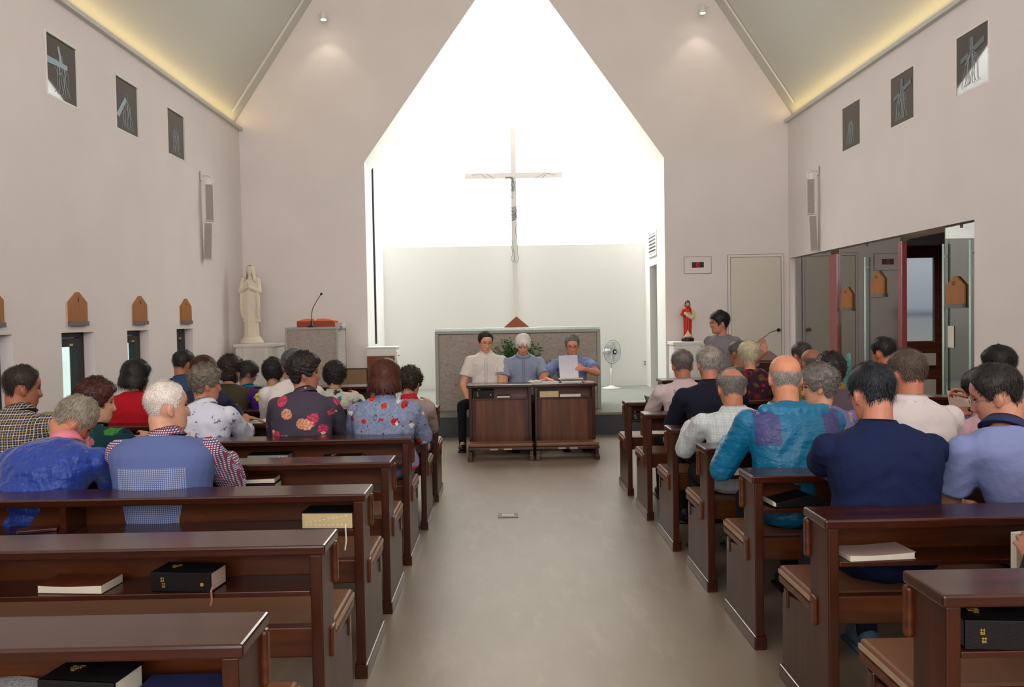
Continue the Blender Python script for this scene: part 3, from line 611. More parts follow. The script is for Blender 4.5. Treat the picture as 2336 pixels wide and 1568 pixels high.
def padded_chair(loc, rz, lab):
    t = thing('padded_chair', lab, 'chair', loc, rz, 'brown padded chairs')
    MB().box(-0.21, 0.21, -0.2, 0.2, 0.40, 0.46).build('seat', plain('brown_pad', (128, 96, 62), 0.6), t, bevel=0.02)
    MB().box(-0.20, 0.20, 0.19, 0.235, 0.50, 0.90).build('backrest', plain('brown_pad_back', (132, 104, 72), 0.6), t, bevel=0.02)
    MB().box(-0.215, -0.2, 0.18, 0.24, 0.44, 0.91).box(0.2, 0.215, 0.18, 0.24, 0.44, 0.91).box(-0.215, 0.215, 0.18, 0.24, 0.9, 0.915).build('back_frame', M['wood_v'], t, bevel=0.006)
    for sx in (-1, 1):
        for sy in (-1, 1): MB().tube([(0.18 * sx, 0.17 * sy, 0.4), (0.19 * sx, 0.19 * sy, 0.0)], 0.014, 8).build('leg', M['wood_v'], t, True)
    return t
pc_ = P(812, 838, y=11.55); padded_chair((pc_.x, 11.5, PZ), math.pi, 'brown padded chair standing between the stone lectern and the cabinet')
bpy.data.objects['padded_chair'].scale = (1, 1, (pc_.z - PZ) / 0.915)
def drape_table(px0, px1, pyt, y, dep, lab, folds, mat, flat=False):
    p0, p1 = P(px0, pyt, y=y), P(px1, pyt, y=y); W_, H_ = p1.x - p0.x, p0.z - PZ
    t = thing('draped_stand', lab, 'stand', ((p0.x + p1.x) / 2, y + dep / 2, PZ), 0)
    R = []
    for z_, s_, am in ((0.005, 1.0, 1.2), (H_ * 0.5, 0.985, 1), (H_ - 0.05, 0.97, 0.6), (H_ - 0.045, 0.97, 0.3)):
        ring = []
        n = 160
        for k_ in range(n):
            a = 2 * math.pi * k_ / n; c, s = math.cos(a), math.sin(a); e = 0.25
            x = W_ / 2 * (abs(c) ** e) * (1 if c > 0 else -1); yy = dep / 2 * (abs(s) ** e) * (1 if s > 0 else -1)
            f_ = 1 + folds * am * 0.02 * math.sin(a * 30 + 1.5 * math.sin(a * 7)); ring.append((x * s_ * f_, yy * s_ * f_, z_))
        R.append(ring)
    MB().rings(R).build('skirt', mat, t, True)
    MB().box(-W_ / 2 - 0.005, W_ / 2 + 0.005, -dep / 2 - 0.005, dep / 2 + 0.005, H_ - 0.045, H_).build('top', mat, t, bevel=0.008)
    return t, H_
cloth = plain('ivory_cloth', (216, 208, 198), 0.85, var=0.03, bump=0.1)
mt, mh = drape_table(533, 628, 786, 11.35, 0.55, 'ivory skirted pedestal table carrying the white praying statue', 2.4, cloth)
jt, jh = drape_table(1536, 1604, 781, 11.7, 0.4, 'white cloth-covered box stand carrying the small red statue', 0.15, plain('white_cloth', (232, 228, 224), 0.8, var=0.02))
# ------------------------------------------------------------------ remesh helper
DG = bpy.context.evaluated_depsgraph_get
def fuse(mb, voxel, smooth=2, fac=0.5):
    me = mb.mesh('tmp'); bm = bmesh.new(); bm.from_mesh(me)
    bmesh.ops.triangulate(bm, faces=[f for f in bm.faces if len(f.verts) > 4]); bm.to_mesh(me); bm.free()
    o = bpy.data.objects.new('tmp', me); COL.objects.link(o)
    r = o.modifiers.new('r', 'REMESH'); r.mode = 'VOXEL'; r.voxel_size = voxel; r.use_smooth_shade = True
    if smooth: s_ = o.modifiers.new('s', 'SMOOTH'); s_.factor = fac; s_.iterations = smooth
    dg = DG(); dg.update(); out = bpy.data.meshes.new_from_object(o.evaluated_get(dg)); bpy.data.objects.remove(o); bpy.data.meshes.remove(me)
    return out
def place(me, name, mat, parent):
    me.name = name; me.materials.clear(); me.materials.append(mat); me.polygons.foreach_set('use_smooth', [True] * len(me.polygons))
    o = bpy.data.objects.new(name, me); COL.objects.link(o)
    if parent: o.parent = parent
    return o
def displace(me, fn):
    n = len(me.vertices); co = np.empty(n * 3); no = np.empty(n * 3); me.vertices.foreach_get('co', co); me.vertices.foreach_get('normal', no)
    co = co.reshape(-1, 3); no = no.reshape(-1, 3)
    d = np.array([fn(Vector(c)) for c in co]); co += no * d[:, None]; me.vertices.foreach_set('co', co.ravel()); me.update()
# ------------------------------------------------------------------ head, hair, body builders
HZS = [-.120, -.112, -.095, -.075, -.050, -.025, 0, .025, .050, .075, .095, .108, .116]
HF = [.052, .073, .082, .084, .084, .085, .084, .088, .086, .074, .052, .028, .006]
HB = [.012, -.005, -.022, -.038, -.058, -.076, -.090, -.098, -.098, -.088, -.068, -.045, -.022]
HWD = [.014, .032, .046, .055, .062, .068, .071, .073, .0735, .067, .053, .035, .014]
def hprof(z):
    return np.interp(z, HZS, HF), np.interp(z, HZS, HB), np.interp(z, HZS, HWD)
def spow(v, e): return math.copysign(abs(v) ** e, v)
def gs(a, b, s): return math.exp(-((a * a) + (b * b)) / (s * s))
def head_pt(z, ph):
    f, b, w_ = hprof(z); c, h = (f + b) / 2, (f - b) / 2
    x = w_ * spow(math.sin(ph), .9); y = c + h * spow(math.cos(ph), .88)
    if math.cos(ph) > 0:
        d = 0.0
        # nose: ridge to tip, cheeks, eye hollows, lips, chin
        if -.05 < z < .02: d += (0.004 + 0.020 * max(0, min(1, (.018 - z) / .052)) * (1 if z > -.042 else max(0, (z + .052) / .010))) * math.exp(-(x / (0.0085 + 0.006 * max(0, min(1, (-z) / .04)))) ** 2)
        for s in (-1, 1):
            d -= 0.010 * gs(x - .030 * s, z - .006, .016); d += 0.004 * gs(x - .036 * s, z + .030, .020); d += 0.003 * gs(x - .028 * s, z - .026, .013)
        d += 0.006 * gs(x * 0.5, (z + .066), .0065) + 0.0055 * gs(x * 0.55, (z + .077), .0065) - 0.002 * gs(x * .5, z + .0715, .003) - 0.003 * gs(x, z + .09, .008) + 0.004 * gs(x, z + .106, .012)
        y += d * max(0, math.cos(ph)) ** 0.3
    return Vector((x, y, z))
def head_mb(mb, Mh, s=1.0, ears=True):
    R = []
    zs = list(np.linspace(-.120, -.04, 24)) + list(np.linspace(-.036, .03, 18)) + list(np.linspace(.036, .105, 10)) + [.110, .114, .116]
    for z in zs: R.append([Mh @ (head_pt(z, 2 * math.pi * k / 64) * s) for k in range(64)])
    mb.rings(R)
    if ears:
        for sd in (-1, 1):
            Me = Mh.to_3x3() @ Matrix.Rotation(0.35 * sd, 3, 'Z') @ Matrix.Rotation(-0.18, 3, 'X')
            mb.ell(Mh @ (Vector((.076 * sd, -.008, -.008)) * s), (.0075 * s, .019 * s, .031 * s), 14, 10, Me)
            mb.ell(Mh @ (Vector((.074 * sd, -.002, -.032)) * s), (.007 * s, .010 * s, .012 * s), 10, 8, Me)
# hairline height as a function of the angle from the face, 0 front .. 180 back
LINES = {
 'short': ([0, 30, 48, 62, 74, 84, 96, 112, 130, 150, 180], [.082, .078, .064, .038, .000, -.012, .022, .018, -.025, -.062, -.076]),
 'part': ([0, 30, 45, 60, 74, 84, 96, 112, 130, 150, 180], [.056, .046, .030, .012, -.010, -.016, .010, .005, -.025, -.062, -.076]),
 'bob': ([0, 35, 50, 62, 75, 90, 180], [.050, .045, .025, -.02, -.07, -.092, -.100]),
 'perm': ([0, 35, 50, 64, 76, 88, 100, 118, 140, 180], [.066, .056, .035, .005, -.02, -.015, .000, -.040, -.070, -.086]),
 'bowl': ([0, 35, 50, 62, 75, 90, 105, 125, 150, 180], [.044, .040, .028, .008, -.025, -.01, .0, -.03, -.065, -.082]),
}
def hair_fn(style, line, th, low):
    xs, ys = LINES[line]
    def fn(z, deg):
        zl = np.interp(deg, xs, ys); zl = zl + (.012 * math.sin(deg * .21 + 1) if line == 'part' else 0); m = sm(zl - .010, zl + .010, z)
        if style == 'bald': m *= 1 - sm(.005, .050, z)
        if style == 'thin': m *= 1 - 0.95 * sm(.052, .078, z) * sm(70, 115, deg)
        t = th * (0.62 + 0.38 * sm(-.02, .08, z))
        t += low * sm(.07, -.05, z) * sm(60, 95, deg)
        return m, t
    return fn
def hair_mesh(mb, Mh, style, line, th, low=0.0, curl=0.0, seed=0, s=1.0, n=72):
    fn = hair_fn(style, line, th, low); zs = list(np.linspace(-.110, .10, 44)) + [.105, .110, .114, .118]; R = []
    samples = []
    sx = seed * 3.7
    for z in zs:
        ring = []
        for k in range(n):
            ph = 2 * math.pi * k / n; deg = abs(math.degrees(math.atan2(math.sin(ph), math.cos(ph))))
            m, t = fn(z, deg)
            zz = max(z, -.02) if (low > 0.012) else z
            p = head_pt(z, ph) if m < 0.5 else head_pt(z, ph)
            f_, b_, w_ = hprof(z)
            q = Vector((p.x, p.y, 0)) - Vector((0, -.01, 0)); L = q.length
            if low > .012 and z < 0:                # long hair hangs straight from the widest part
                f0, b0, w0 = hprof(0.01); c0, h0 = (f0 + b0) / 2, (f0 - b0) / 2
                q0 = Vector((w0 * spow(math.sin(ph), .9), c0 + h0 * spow(math.cos(ph), .88) + .01, 0)); k_ = sm(60, 95, deg) * sm(.01, -.02, z) * (1 - 0.30 * sm(-.07, -.11, z))
                L = L * (1 - k_) + q0.length * k_; q = q.lerp(q0, k_)
            d = q.normalized(); nv = Vector((d.x, d.y, 0))
            up = sm(.05, .118, z); nv = (nv * (1 - up * .75) + Vector((0, 0, 1)) * up).normalized()
            ns = 0
            if curl: ns = curl * (noise.noise(Vector((p.x * 55 + sx, p.y * 55, z * 55))) + .5 * noise.noise(Vector((p.x * 120 + sx, p.y * 120, z * 120))))
            else: ns = .0035 * noise.noise(Vector((p.x * 30 + sx, p.y * 30, z * 14)))
            off = (t + ns) * m - .007 * (1 - m)
            b = Vector((0, -.01, z)) + d * L + nv * off
            ring.append(Mh @ (b * s))
            if m > (.12 if style in ('bald', 'thin') else .55) and not (deg < 72 and line != 'part' and z < np.interp(deg, *LINES[line]) + .016): samples.append((b * s, nv, ph, z))
        R.append(ring)
    mb.rings(R); return samples
def strands(mb, Mh, samples, count, curly, seed, length=.04, wd=.0022, spike=0.0):
    rr = random.Random(seed)
    R3 = Mh.to_3x3()
    for _ in range(count):
        b, nv, ph, z = rr.choice(samples); b = b + Vector((rr.uniform(-.003, .003), rr.uniform(-.003, .003), rr.uniform(-.003, .003)))
        if curly:
            r = rr.uniform(.004, .009); ax = Vector((rr.gauss(0, 1), rr.gauss(0, 1), rr.gauss(0, 1))).normalized(); u = ax.orthogonal().normalized(); v = ax.cross(u)
            a0 = rr.uniform(0, 6.28); pts = [b + nv * rr.uniform(0, .005) + (u * math.cos(a0 + a) + v * math.sin(a0 + a)) * r + ax * a * .0015 for a in np.linspace(0, 4.2, 7)]
        else:
            crown = Vector((0.01, -.045, .11)); dn = (b - crown); dn = dn - nv * dn.dot(nv)
            dn = dn.normalized() if dn.length > 1e-4 else Vector((0, -1, 0)); dn = (dn + Vector((rr.gauss(0, .22), rr.gauss(0, .22), rr.gauss(0, .15) - .25))).normalized()
            L = length * rr.uniform(.5, 1.1); sp_ = spike * rr.uniform(0.3, 1)
            pts = [b + nv * .001, b + dn * L * .33 + nv * (.0035 + sp_ * .3), b + dn * L * .66 + nv * (.0035 + sp_ * .7), b + dn * L + nv * (.0005 + sp_)]
        side = None; vs = []
        n_ = len(pts)
        for i, p in enumerate(pts):
            t = (pts[min(i + 1, n_ - 1)] - pts[max(i - 1, 0)]).normalized(); sd = t.cross(nv)
            sd = sd.normalized() if sd.length > 1e-3 else t.orthogonal().normalized(); w_ = wd * (1 - abs(i / (n_ - 1) - .4) * 1.1) * rr.uniform(.7, 1.2)
            vs += [Mh @ (p - sd * w_ / 2), Mh @ (p + sd * w_ / 2)]
        mb.add(vs, [(2 * i, 2 * i + 1, 2 * i + 3, 2 * i + 2) for i in range(n_ - 1)])
def ik(a, b, l1, l2, pole):
    d = b - a; L = min(d.length, (l1 + l2) * .995); t = d.normalized(); b = a + t * L
    c = (l1 * l1 - l2 * l2 + L * L) / (2 * L); h = math.sqrt(max(0, l1 * l1 - c * c))
    p = (pole - t * pole.dot(t)); p = p.normalized() if p.length > 1e-5 else t.orthogonal()
    return a + t * c + p * h, b
def hand_mb(mb, wr, d, nrm, side, curl=0.35, s=1.0, spread=0.08, pinch=False):
    """palm, five fingers of unequal length with knuckle bends, thumb from the side of the palm. nrm = back of the hand"""
    d = d.normalized(); nrm = (nrm - d * nrm.dot(d)).normalized(); lat = d.cross(nrm) * side   # towards the thumb
    pl = .078 * s
    R = []
    for u, w_, h_ in ((-.012, .026, .019), (.012, .031, .017), (.035, .038, .015), (.060, .040, .013), (.078, .037, .010)):
        c = wr + d * u * s; R.append([c + lat * (math.cos(2 * math.pi * k / 12) * w_ * s) + nrm * (math.sin(2 * math.pi * k / 12) * h_ * s) for k in range(12)])
    mb.rings(R)
    for i, (o, L) in enumerate(((.028, .90), (.0095, 1.0), (-.0095, .94), (-.027, .74))):
        p = wr + d * pl * .93 + lat * o * s; a = 0.0; dr = (d + lat * (o / .03) * spread).normalized(); r0 = (.0088 - .0007 * (i == 3)) * s
        for j, sl in enumerate((.040, .026, .020)):
            a += curl * (0.8, 1.2, 0.9)[j] * (1 + .08 * i); q = p + (dr * math.cos(a) - nrm * math.sin(a)) * sl * L * s
            mb.cap(p, q, r0 - .0007 * j, r0 - .0007 * (j + 1), 8); p = q
    p = wr + d * .020 * s + lat * .024 * s - nrm * .004 * s; td = (d * .62 + lat * .62 - nrm * .35).normalized()
    for j, sl in enumerate((.040, .030, .024)):
        q = p + td * sl * s; mb.cap(p, q, (.0125 - .0015 * j) * s, (.0112 - .0017 * j) * s, 8); p = q
        td = (td + d * .25 - nrm * (.25 if not pinch else .6) * (j + 1) * .5).normalized()
# ------------------------------------------------------------------ cloth, skin and hair materials
_mc = {}
def skin_mat(c, age=0.0):
    key = ('skin', c)
    if key in _mc: return _mc[key]
    k = NT('skin_tone'); a = k.n('ShaderNodeVertexColor'); a.layer_name = 'tint'
    f = k.noise(k.oc(), 40, 3); base = k.ramp(f, [(0.3, tuple(int(v * .94) for v in c)), (0.7, c)])
    k.base(k.mix(1.0, base, a.outputs[0], 'MULTIPLY')); k.rough(0.52); k.b.inputs['Subsurface Weight'].default_value = 0.06; k.b.inputs['Subsurface Radius'].default_value = (0.012, 0.005, 0.003)
    k.bump(k.noise(k.oc(), 180, 3), 0.12, 0.002); _mc[key] = k.m; return k.m
def hair_mat(c, c2=None):
    key = ('hair', c, c2)
    if key in _mc: return _mc[key]
    k = NT('hair_colour'); c2 = c2 or tuple(min(255, int(v * 1.5) + 10) for v in c)
    f = k.noise(k.oc((1, 1, .35)), 150, 3, .6); g = k.noise(k.oc(), 22, 2)
    base = k.ramp(f, [(0.35, c), (0.68, c2)]); k.base(k.mix(k.ramp(g, [(0.42, (0, 0, 0, 1)), (0.6, (.5, .5, .5, 1))]), base, lin(c2)))
    k.rough(0.5); k.b.inputs['Specular IOR Level'].default_value = 0.35; _mc[key] = k.m; return k.m
def fabric(name, c, bump=0.4, rough=0.85, sheen=0.0, var=0.05, spec=0.2):
    k = NT(name); cl = lin(c); f = k.noise(k.oc(), 14, 3)
    k.base(k.ramp(f, [(0.3, tuple(v * (1 - var) for v in cl[:3]) + (1,)), (0.7, cl)])); k.rough(rough); k.b.inputs['Specular IOR Level'].default_value = spec
    k.bump(k.noise(k.oc(), 26, 4, .6), bump, 0.012); return k.m
def gingham(name, a, b, c, cell=0.012, bias=(0, 0, 0), thin=0.5, third=None):
    k = NT(name); s3 = k.n('ShaderNodeSeparateXYZ'); k.l(k.oc((1 / cell, 1 / cell, 1 / cell), bias), s3.inputs[0])
    def st(o, w_=thin, m=1.0): return k.math('LESS_THAN', k.math('FRACT', k.math('MULTIPLY', k.math('ADD', o, 1000.0), m)), w_)
    xs = st(s3.outputs[0]); zs = st(s3.outputs[2])
    q = k.mix(xs, lin(a), lin(b)); r = k.mix(zs, q, k.mix(0.5, q, lin(b)) if third is None else lin(third)); bth = k.math('MULTIPLY', xs, zs)
    r = k.mix(bth, r, lin(c)); k.base(r); k.rough(0.85); k.bump(k.noise(k.oc(), 24, 4), 0.15, 0.01); return k.m
def plaid(name, base, l1, l2, cell=.028, dk=.5):
    k = NT(name); s3 = k.n('ShaderNodeSeparateXYZ'); k.l(k.oc((1 / cell,) * 3), s3.inputs[0])
    def st(o, off, w_): return k.math('LESS_THAN', k.math('FRACT', k.math('ADD', o, 1000.0 + off)), w_)
    c = lin(base)
    c = k.mix(k.math('MULTIPLY', st(s3.outputs[0], 0, .42), 0.55), c, lin(tuple(int(v * dk) for v in base))); c = k.mix(k.math('MULTIPLY', st(s3.outputs[2], 0, .42), 0.55), c, lin(tuple(int(v * dk) for v in base)))
    for o in (s3.outputs[0], s3.outputs[2]):
        c = k.mix(st(o, .3, .10), c, lin(l1)); c = k.mix(st(o, .78, .10), c, lin(l2))
    k.base(c); k.rough(.85); k.bump(k.noise(k.oc(), 24, 4), 0.15, 0.01); return k.m
def floral(name, base, layers, bump=0.12, basevar=None):
    """layers: (scale, radius, [colours], seed, petals)"""
    k = NT(name); c = lin(base)
    if basevar: c = k.ramp(k.noise(k.oc(), basevar[1], 4), [(0.4, base), (0.6, basevar[0])])
    for i, (sc, rad, cols, sd, pet) in enumerate(layers):
        m = k.n('ShaderNodeMapping'); m.inputs['Location'].default_value = (sd * 1.31, sd * .077, sd * 2.13); m.inputs['Scale'].default_value = (1, .12, 1); k.l(k.oc(), m.inputs[0])
        nz = k.n('ShaderNodeTexNoise'); nz.inputs['Scale'].default_value = sc * 4.5; k.l(m.outputs[0], nz.inputs['Vector'])
        vm = k.n('ShaderNodeVectorMath'); vm.operation = 'MULTIPLY_ADD'; k.l(nz.outputs['Color'], vm.inputs[0]); vm.inputs[1].default_value = (pet * 2.6 / sc,) * 3; k.l(m.outputs[0], vm.inputs[2])
        v = k.n('ShaderNodeTexVoronoi'); v.inputs['Scale'].default_value = sc; k.l(vm.outputs[0], v.inputs['Vector'])
        sp_ = k.n('ShaderNodeSeparateColor'); k.l(v.outputs['Color'], sp_.inputs[0])
        col = k.ramp(sp_.outputs[0], [(j / len(cols), cc) for j, cc in enumerate(cols)], 'CONSTANT')
        keep = k.math('GREATER_THAN', sp_.outputs[1], 0.12); msk = k.math('MULTIPLY', k.math('LESS_THAN', v.outputs['Distance'], rad * 1.45), keep)
        inner = k.ramp(k.noise(m.outputs[0], sc * 7, 3, .7), [(0.4, (.55, .55, .55, 1)), (0.55, (1.1, 1.1, 1.1, 1))]); col = k.mix(1.0, col, inner, 'MULTIPLY')
        c = k.mix(msk, c, col)
    k.base(c); k.rough(.85); k.b.inputs['Specular IOR Level'].default_value = 0.2; k.bump(k.noise(k.oc(), 24, 4), bump, 0.012); return k.m
GM = plain('glasses_metal', (70, 62, 60), 0.3, metal=0.6); EYE = plain('dark_eye', (26, 18, 14), 0.2); EYW = plain('eye_white', (206, 196, 186), 0.3)
TR = {c: fabric('trousers_cloth', c, 0.1) for c in ((26, 27, 32), (34, 40, 60), (70, 68, 66))}
SHOE = plain('black_shoe', (20, 20, 21), 0.35)

def person(px, top, ys, label, yaw=0, hyaw=0, hpitch=0, hroll=0, fwd=.10, lx=0.0, seat=.43, sex='m', shirt=None, sleeve='long', skin=(196, 142, 112), hair=('short', 'short', .012, 0.0, 0.0), hcol=(22, 19, 18), hcol2=None,
           hands=None, slump=.035, sw=None, girth=1.0, glasses=None, collar=None, collar_mat=None, stand=False, hs=.96, trou=(26, 27, 32), vox=None, spike=0.0, bump_amp=.0075, hcurl=.35, elbow=None, hand_dir=None, extra=None, feet=.42, cable=False, earring=False, leg_x=.11, shoe=None, vest=None, seed=None, hairband=False):
    rs = seed if seed is not None else int(px + top); rr = random.Random(rs)
    style, line, th, low, curl = hair
    yr = math.radians(yaw); near = ys < 5.2 or vox is not None; vx = vox or (.0058 if near else .0075)
    R = Matrix.Rotation(yr, 4, 'Z')                         # +yaw turns to the left
    fv = R.to_3x3() @ Vector((0, 1, 0))
    hy = ys + fv.y * fwd; Pt = P(px, top, y=hy); hh = .116 * hs + th
    Hw = Vector((Pt.x, hy, Pt.z - hh + .012 * abs(math.sin(math.radians(hpitch)))))
    root = Vector((Pt.x - fv.x * fwd - lx, ys, 0)); 
    t = thing('person', label, 'person', root, yr)
    t['pose'] = 'standing' if stand else 'seated'
    L = lambda wv: R.to_3x3().inverted() @ (Vector(wv) - root)
    H = L(Hw); Mh = Matrix.Translation(H) @ Matrix.Rotation(math.radians(hyaw), 4, 'Z') @ Matrix.Rotation(math.radians(hroll), 4, 'Y') @ Matrix.Rotation(math.radians(-hpitch), 4, 'X')
    Mn = Matrix.Translation(H) @ Matrix.Rotation(math.radians(-hpitch * .55), 4, 'X')
    N = Mn @ Vector((0, -.035, -.134 * hs)); HB_ = Mh @ (Vector((0, -.03, -.05)) * hs)
    m_ = sex == 'm'; sw = sw or (.182 if m_ else .162)
    hip = Vector((0, 0, (seat + .105) if not stand else .86))
    def sp_pt(u):
        b = hip.lerp(N, u); return b + Vector((0, -slump * math.sin(math.pi * min(1, u * .95)), 0))
    prof = [(0.0, .160, .115), (.12, .162, .118), (.3, .150, .112), (.5, .152, .112), (.68, .165, .118), (.8, .172, .113), (.87, .164, .100), (.92, .142, .088), (.965, .106, .076), (1.0, .078, .066)] if m_ else \
           [(0.0, .168, .118), (.12, .170, .122), (.3, .145, .108), (.5, .146, .110), (.68, .155, .120), (.8, .156, .108), (.87, .145, .092), (.92, .124, .080), (.965, .092, .066), (1.0, .067, .057)]
    def torso(mb, inf):
        Rg = []
        for u, a, b in prof:
            c = sp_pt(u); tn = (sp_pt(min(1, u + .05)) - sp_pt(max(0, u - .05))).normalized(); ax = Vector((1, 0, 0)); ay = tn.cross(ax).normalized()
            a_ = a * girth * (sw / (.182 if m_ else .162)) + inf; b_ = b * girth + inf
            Rg.append([c + ax * a_ * spow(math.cos(2 * math.pi * k / 24), .85) + ay * b_ * spow(math.sin(2 * math.pi * k / 24), .9) for k in range(24)])
        mb.rings(Rg)
    sh = [sp_pt(.835) + Vector((s * sw * .985, .012, 0)) for s in (-1, 1)]
    hl = {}; elb = []; wr = []
    for i, s in enumerate((-1, 1)):
        tgt = None
        if hands and hands[i] is not None: tgt = L(hands[i])
        elif stand: tgt = Vector((s * .17, .25, hip.z + .10))
        else: tgt = Vector((s * .13, .43, .80))
        pole = Vector((s * .55, -.25, -1)) if elbow is None else Vector((s * elbow[0], elbow[1], elbow[2]))
        e, w_ = ik(sh[i], tgt, .285, .245, pole); elb.append(e); wr.append(w_)
    ra = .046 if m_ else .041
    ra *= .5 + .5 * girth
    body = MB(); torso(body, -.014)
    body.cap(N - Vector((0, 0, .03)), HB_, .056 if m_ else .047, .054 if m_ else .046, 16)
    head_mb(body, Mh, hs)
    for i, s in enumerate((-1, 1)):
        body.cap(sp_pt(.84), sh[i], .05, .046); body.cap(sh[i], elb[i], ra + .002, ra - .007); body.cap(elb[i], wr[i], ra - .006, .026)
        d = (wr[i] - elb[i]).normalized(); hd = d
        if hand_dir and hand_dir[i] is not None: hd = (R.to_3x3().inverted() @ Vector(hand_dir[i][0])).normalized(); nr = R.to_3x3().inverted() @ Vector(hand_dir[i][1])
        else: hd = (d + Vector((-s * .25, .2, 0))).normalized(); nr = Vector((s * .25, 0, 1))
        hand_mb(body, wr[i], hd, nr, -s if nr.z >= 0 else s, hcurl, .98 if m_ else .9)
    legs = MB(); lg = []
    for s in (-1, 1):
        if stand: hj, kn, an = hip + Vector((s * .085, 0, 0)), Vector((s * .09, .02, .47)), Vector((s * .10, 0, .08))
        else: hj, kn, an = hip + Vector((s * .085, .0, -.01)), Vector((s * leg_x, feet, seat + .075)), Vector((s * leg_x, feet - .02, .085))
        for mb_, i_ in ((body, -.016), (legs, 0.0)): mb_.cap(hj, kn, .078 + i_, .058 + i_); mb_.cap(kn, an, .056 + i_, .044 + i_ * .4)
        body.cap(an, an + Vector((0, .10, -.03)), .03, .026); lg.append(an)
    legs.ell(hip, (.165, .125, .095)); 
    me = fuse(body, vx, 1, .5)
    # tint: lips, brows, stubble-free cheeks
    inv = Mh.inverted(); n = len(me.vertices); co = np.empty(n * 3); me.vertices.foreach_get('co', co); co = co.reshape(-1, 3)
    A = np.array(inv.to_3x3()); h3 = (co @ A.T + np.array(inv.translation)) / hs
    col = np.ones((n, 4)); x, y, z = h3[:, 0], h3[:, 1], h3[:, 2]; fr = y > .045
    lip = np.exp(-(((x) / .020) ** 2) ** 1.5 - ((z + .0715) / .0078) ** 2) * fr; col[:, 0] -= .12 * lip; col[:, 1] -= .36 * lip; col[:, 2] -= .30 * lip
    lips_line = np.exp(-((x) / .022) ** 4 - ((z + .0718) / .0022) ** 2) * fr; col[:, :3] -= (.35 * lips_line)[:, None]
    for s in (-1, 1):
        br = np.exp(-(np.abs(x - s * .031) / .018) ** 4 - ((z - .0265 + .12 * np.abs(np.abs(x) - .028)) / .0036) ** 2) * fr; col[:, :3] -= (.55 * br)[:, None]
        ck = np.exp(-((x - s * .04) ** 2 + (z + .035) ** 2) / .022 ** 2) * fr; col[:, 1] -= .06 * ck; col[:, 2] -= .06 * ck
    me.color_attributes.new('tint', 'FLOAT_COLOR', 'POINT'); me.color_attributes['tint'].data.foreach_set('color', np.clip(col, .05, 1).ravel())
    b_o = place(me, 'body', skin_mat(skin), t)
    # eyes as narrow lids with dark irises
    ey = [MB(), MB()]
    for i, s in enumerate((-1, 1)):
        c = Mh @ (head_pt(.005, s * .42) * hs * 1.0); c = Mh @ (Vector((s * .030, .0765, .006)) * hs)
        ey[i].ell(c, (.0125, .0055, .0042), 12, 8, Mh.to_3x3()); o = ey[i].build('eye', EYE, t, True)
    # shirt
    shm = MB(); torso(shm, .006)
    hem = sp_pt(0) ; shm.ell(hip + Vector((0, 0, -.0)), (.178 * girth, .135 * girth, .085))
    for i, s in enumerate((-1, 1)):
        shm.cap(sp_pt(.80), sh[i], .066, .057); shm.cap(sp_pt(.925), sh[i], .050, .052); r1 = ra + .013
        if sleeve == 'short':
            k_ = elb[i] * .64 + sh[i] * .36; shm.cap(sh[i], sh[i].lerp(k_, .4), r1, r1 + .004); shm.tube([sh[i].lerp(k_, .3), sh[i].lerp(k_, .6), k_], [r1 + .003, r1 + .008, r1 + .015], 16)
        elif sleeve == 'none': pass
        elif sleeve == 'half': shm.cap(sh[i], elb[i], r1 + .006, r1 + .004); k_ = elb[i].lerp(wr[i], .35); shm.tube([elb[i], k_], [r1 + .002, r1 + .010], 16)
        else:
            shm.cap(sh[i], elb[i], r1 + .006, r1); k_ = elb[i].lerp(wr[i], .93); shm.tube([elb[i], elb[i].lerp(wr[i], .5), k_], [r1, r1 - .004, r1 - .012], 16)
    sme = fuse(shm, .009 if near else .011, 3, .6)
    sx = rs * .37; ba = bump_amp
    def fold(v):
        q = Vector((v.x * 5 + sx, v.y * 5, v.z * 7 + v.x * 4)); a = noise.noise(q) ; rdg = 1 - abs(noise.noise(Vector((v.x * 9 + sx, v.y * 9, (v.z + abs(v.x) * .6) * 13))) * 2)
        return ba * (a * .9 + (rdg - .5) * .75)
    displace(sme, fold)
    s_o = place(sme, 'shirt' if m_ else 'blouse', shirt, t)
    cmat = collar_mat or shirt
    if collar:
        nk = (HB_ - N).normalized(); cr = .062 if m_ else .055; ax = Vector((1, 0, 0)); ay = nk.cross(ax).normalized(); ax = ay.cross(nk)
        def ring(c, a, b): return [c + ax * a * math.cos(2 * math.pi * k / 28) + ay * b * math.sin(2 * math.pi * k / 28) for k in range(28)]
        c0 = N - nk * .008; hgt = {'shirt': .040, 'clerical': .040, 'round': .012, 'polo': .036, 'high': .055}[collar]
        cm_ = MB()
        cm_.rings([ring(c0, cr + .020, cr + .020), ring(c0 + nk * hgt * .6, cr + .007, cr + .009), ring(c0 + nk * hgt, cr + .003, cr + .006), ring(c0 + nk * hgt, cr - .002, cr + .001), ring(c0, cr - .002, cr)], False, True)
        if collar in ('shirt', 'polo'): cm_.rings([ring(c0 + nk * hgt, cr + .003, cr + .006), ring(c0 + nk * hgt * .55, cr + .016, cr + .018), ring(c0 - nk * .002, cr + .030, cr + .030), ring(c0 - nk * .004, cr + .024, cr + .026)], False, True)
        o = cm_.build('collar', cmat, t, True)
    # trousers, shoes
    lme = fuse(legs, .014, 2, .6); place(lme, 'trousers', TR[trou], t)
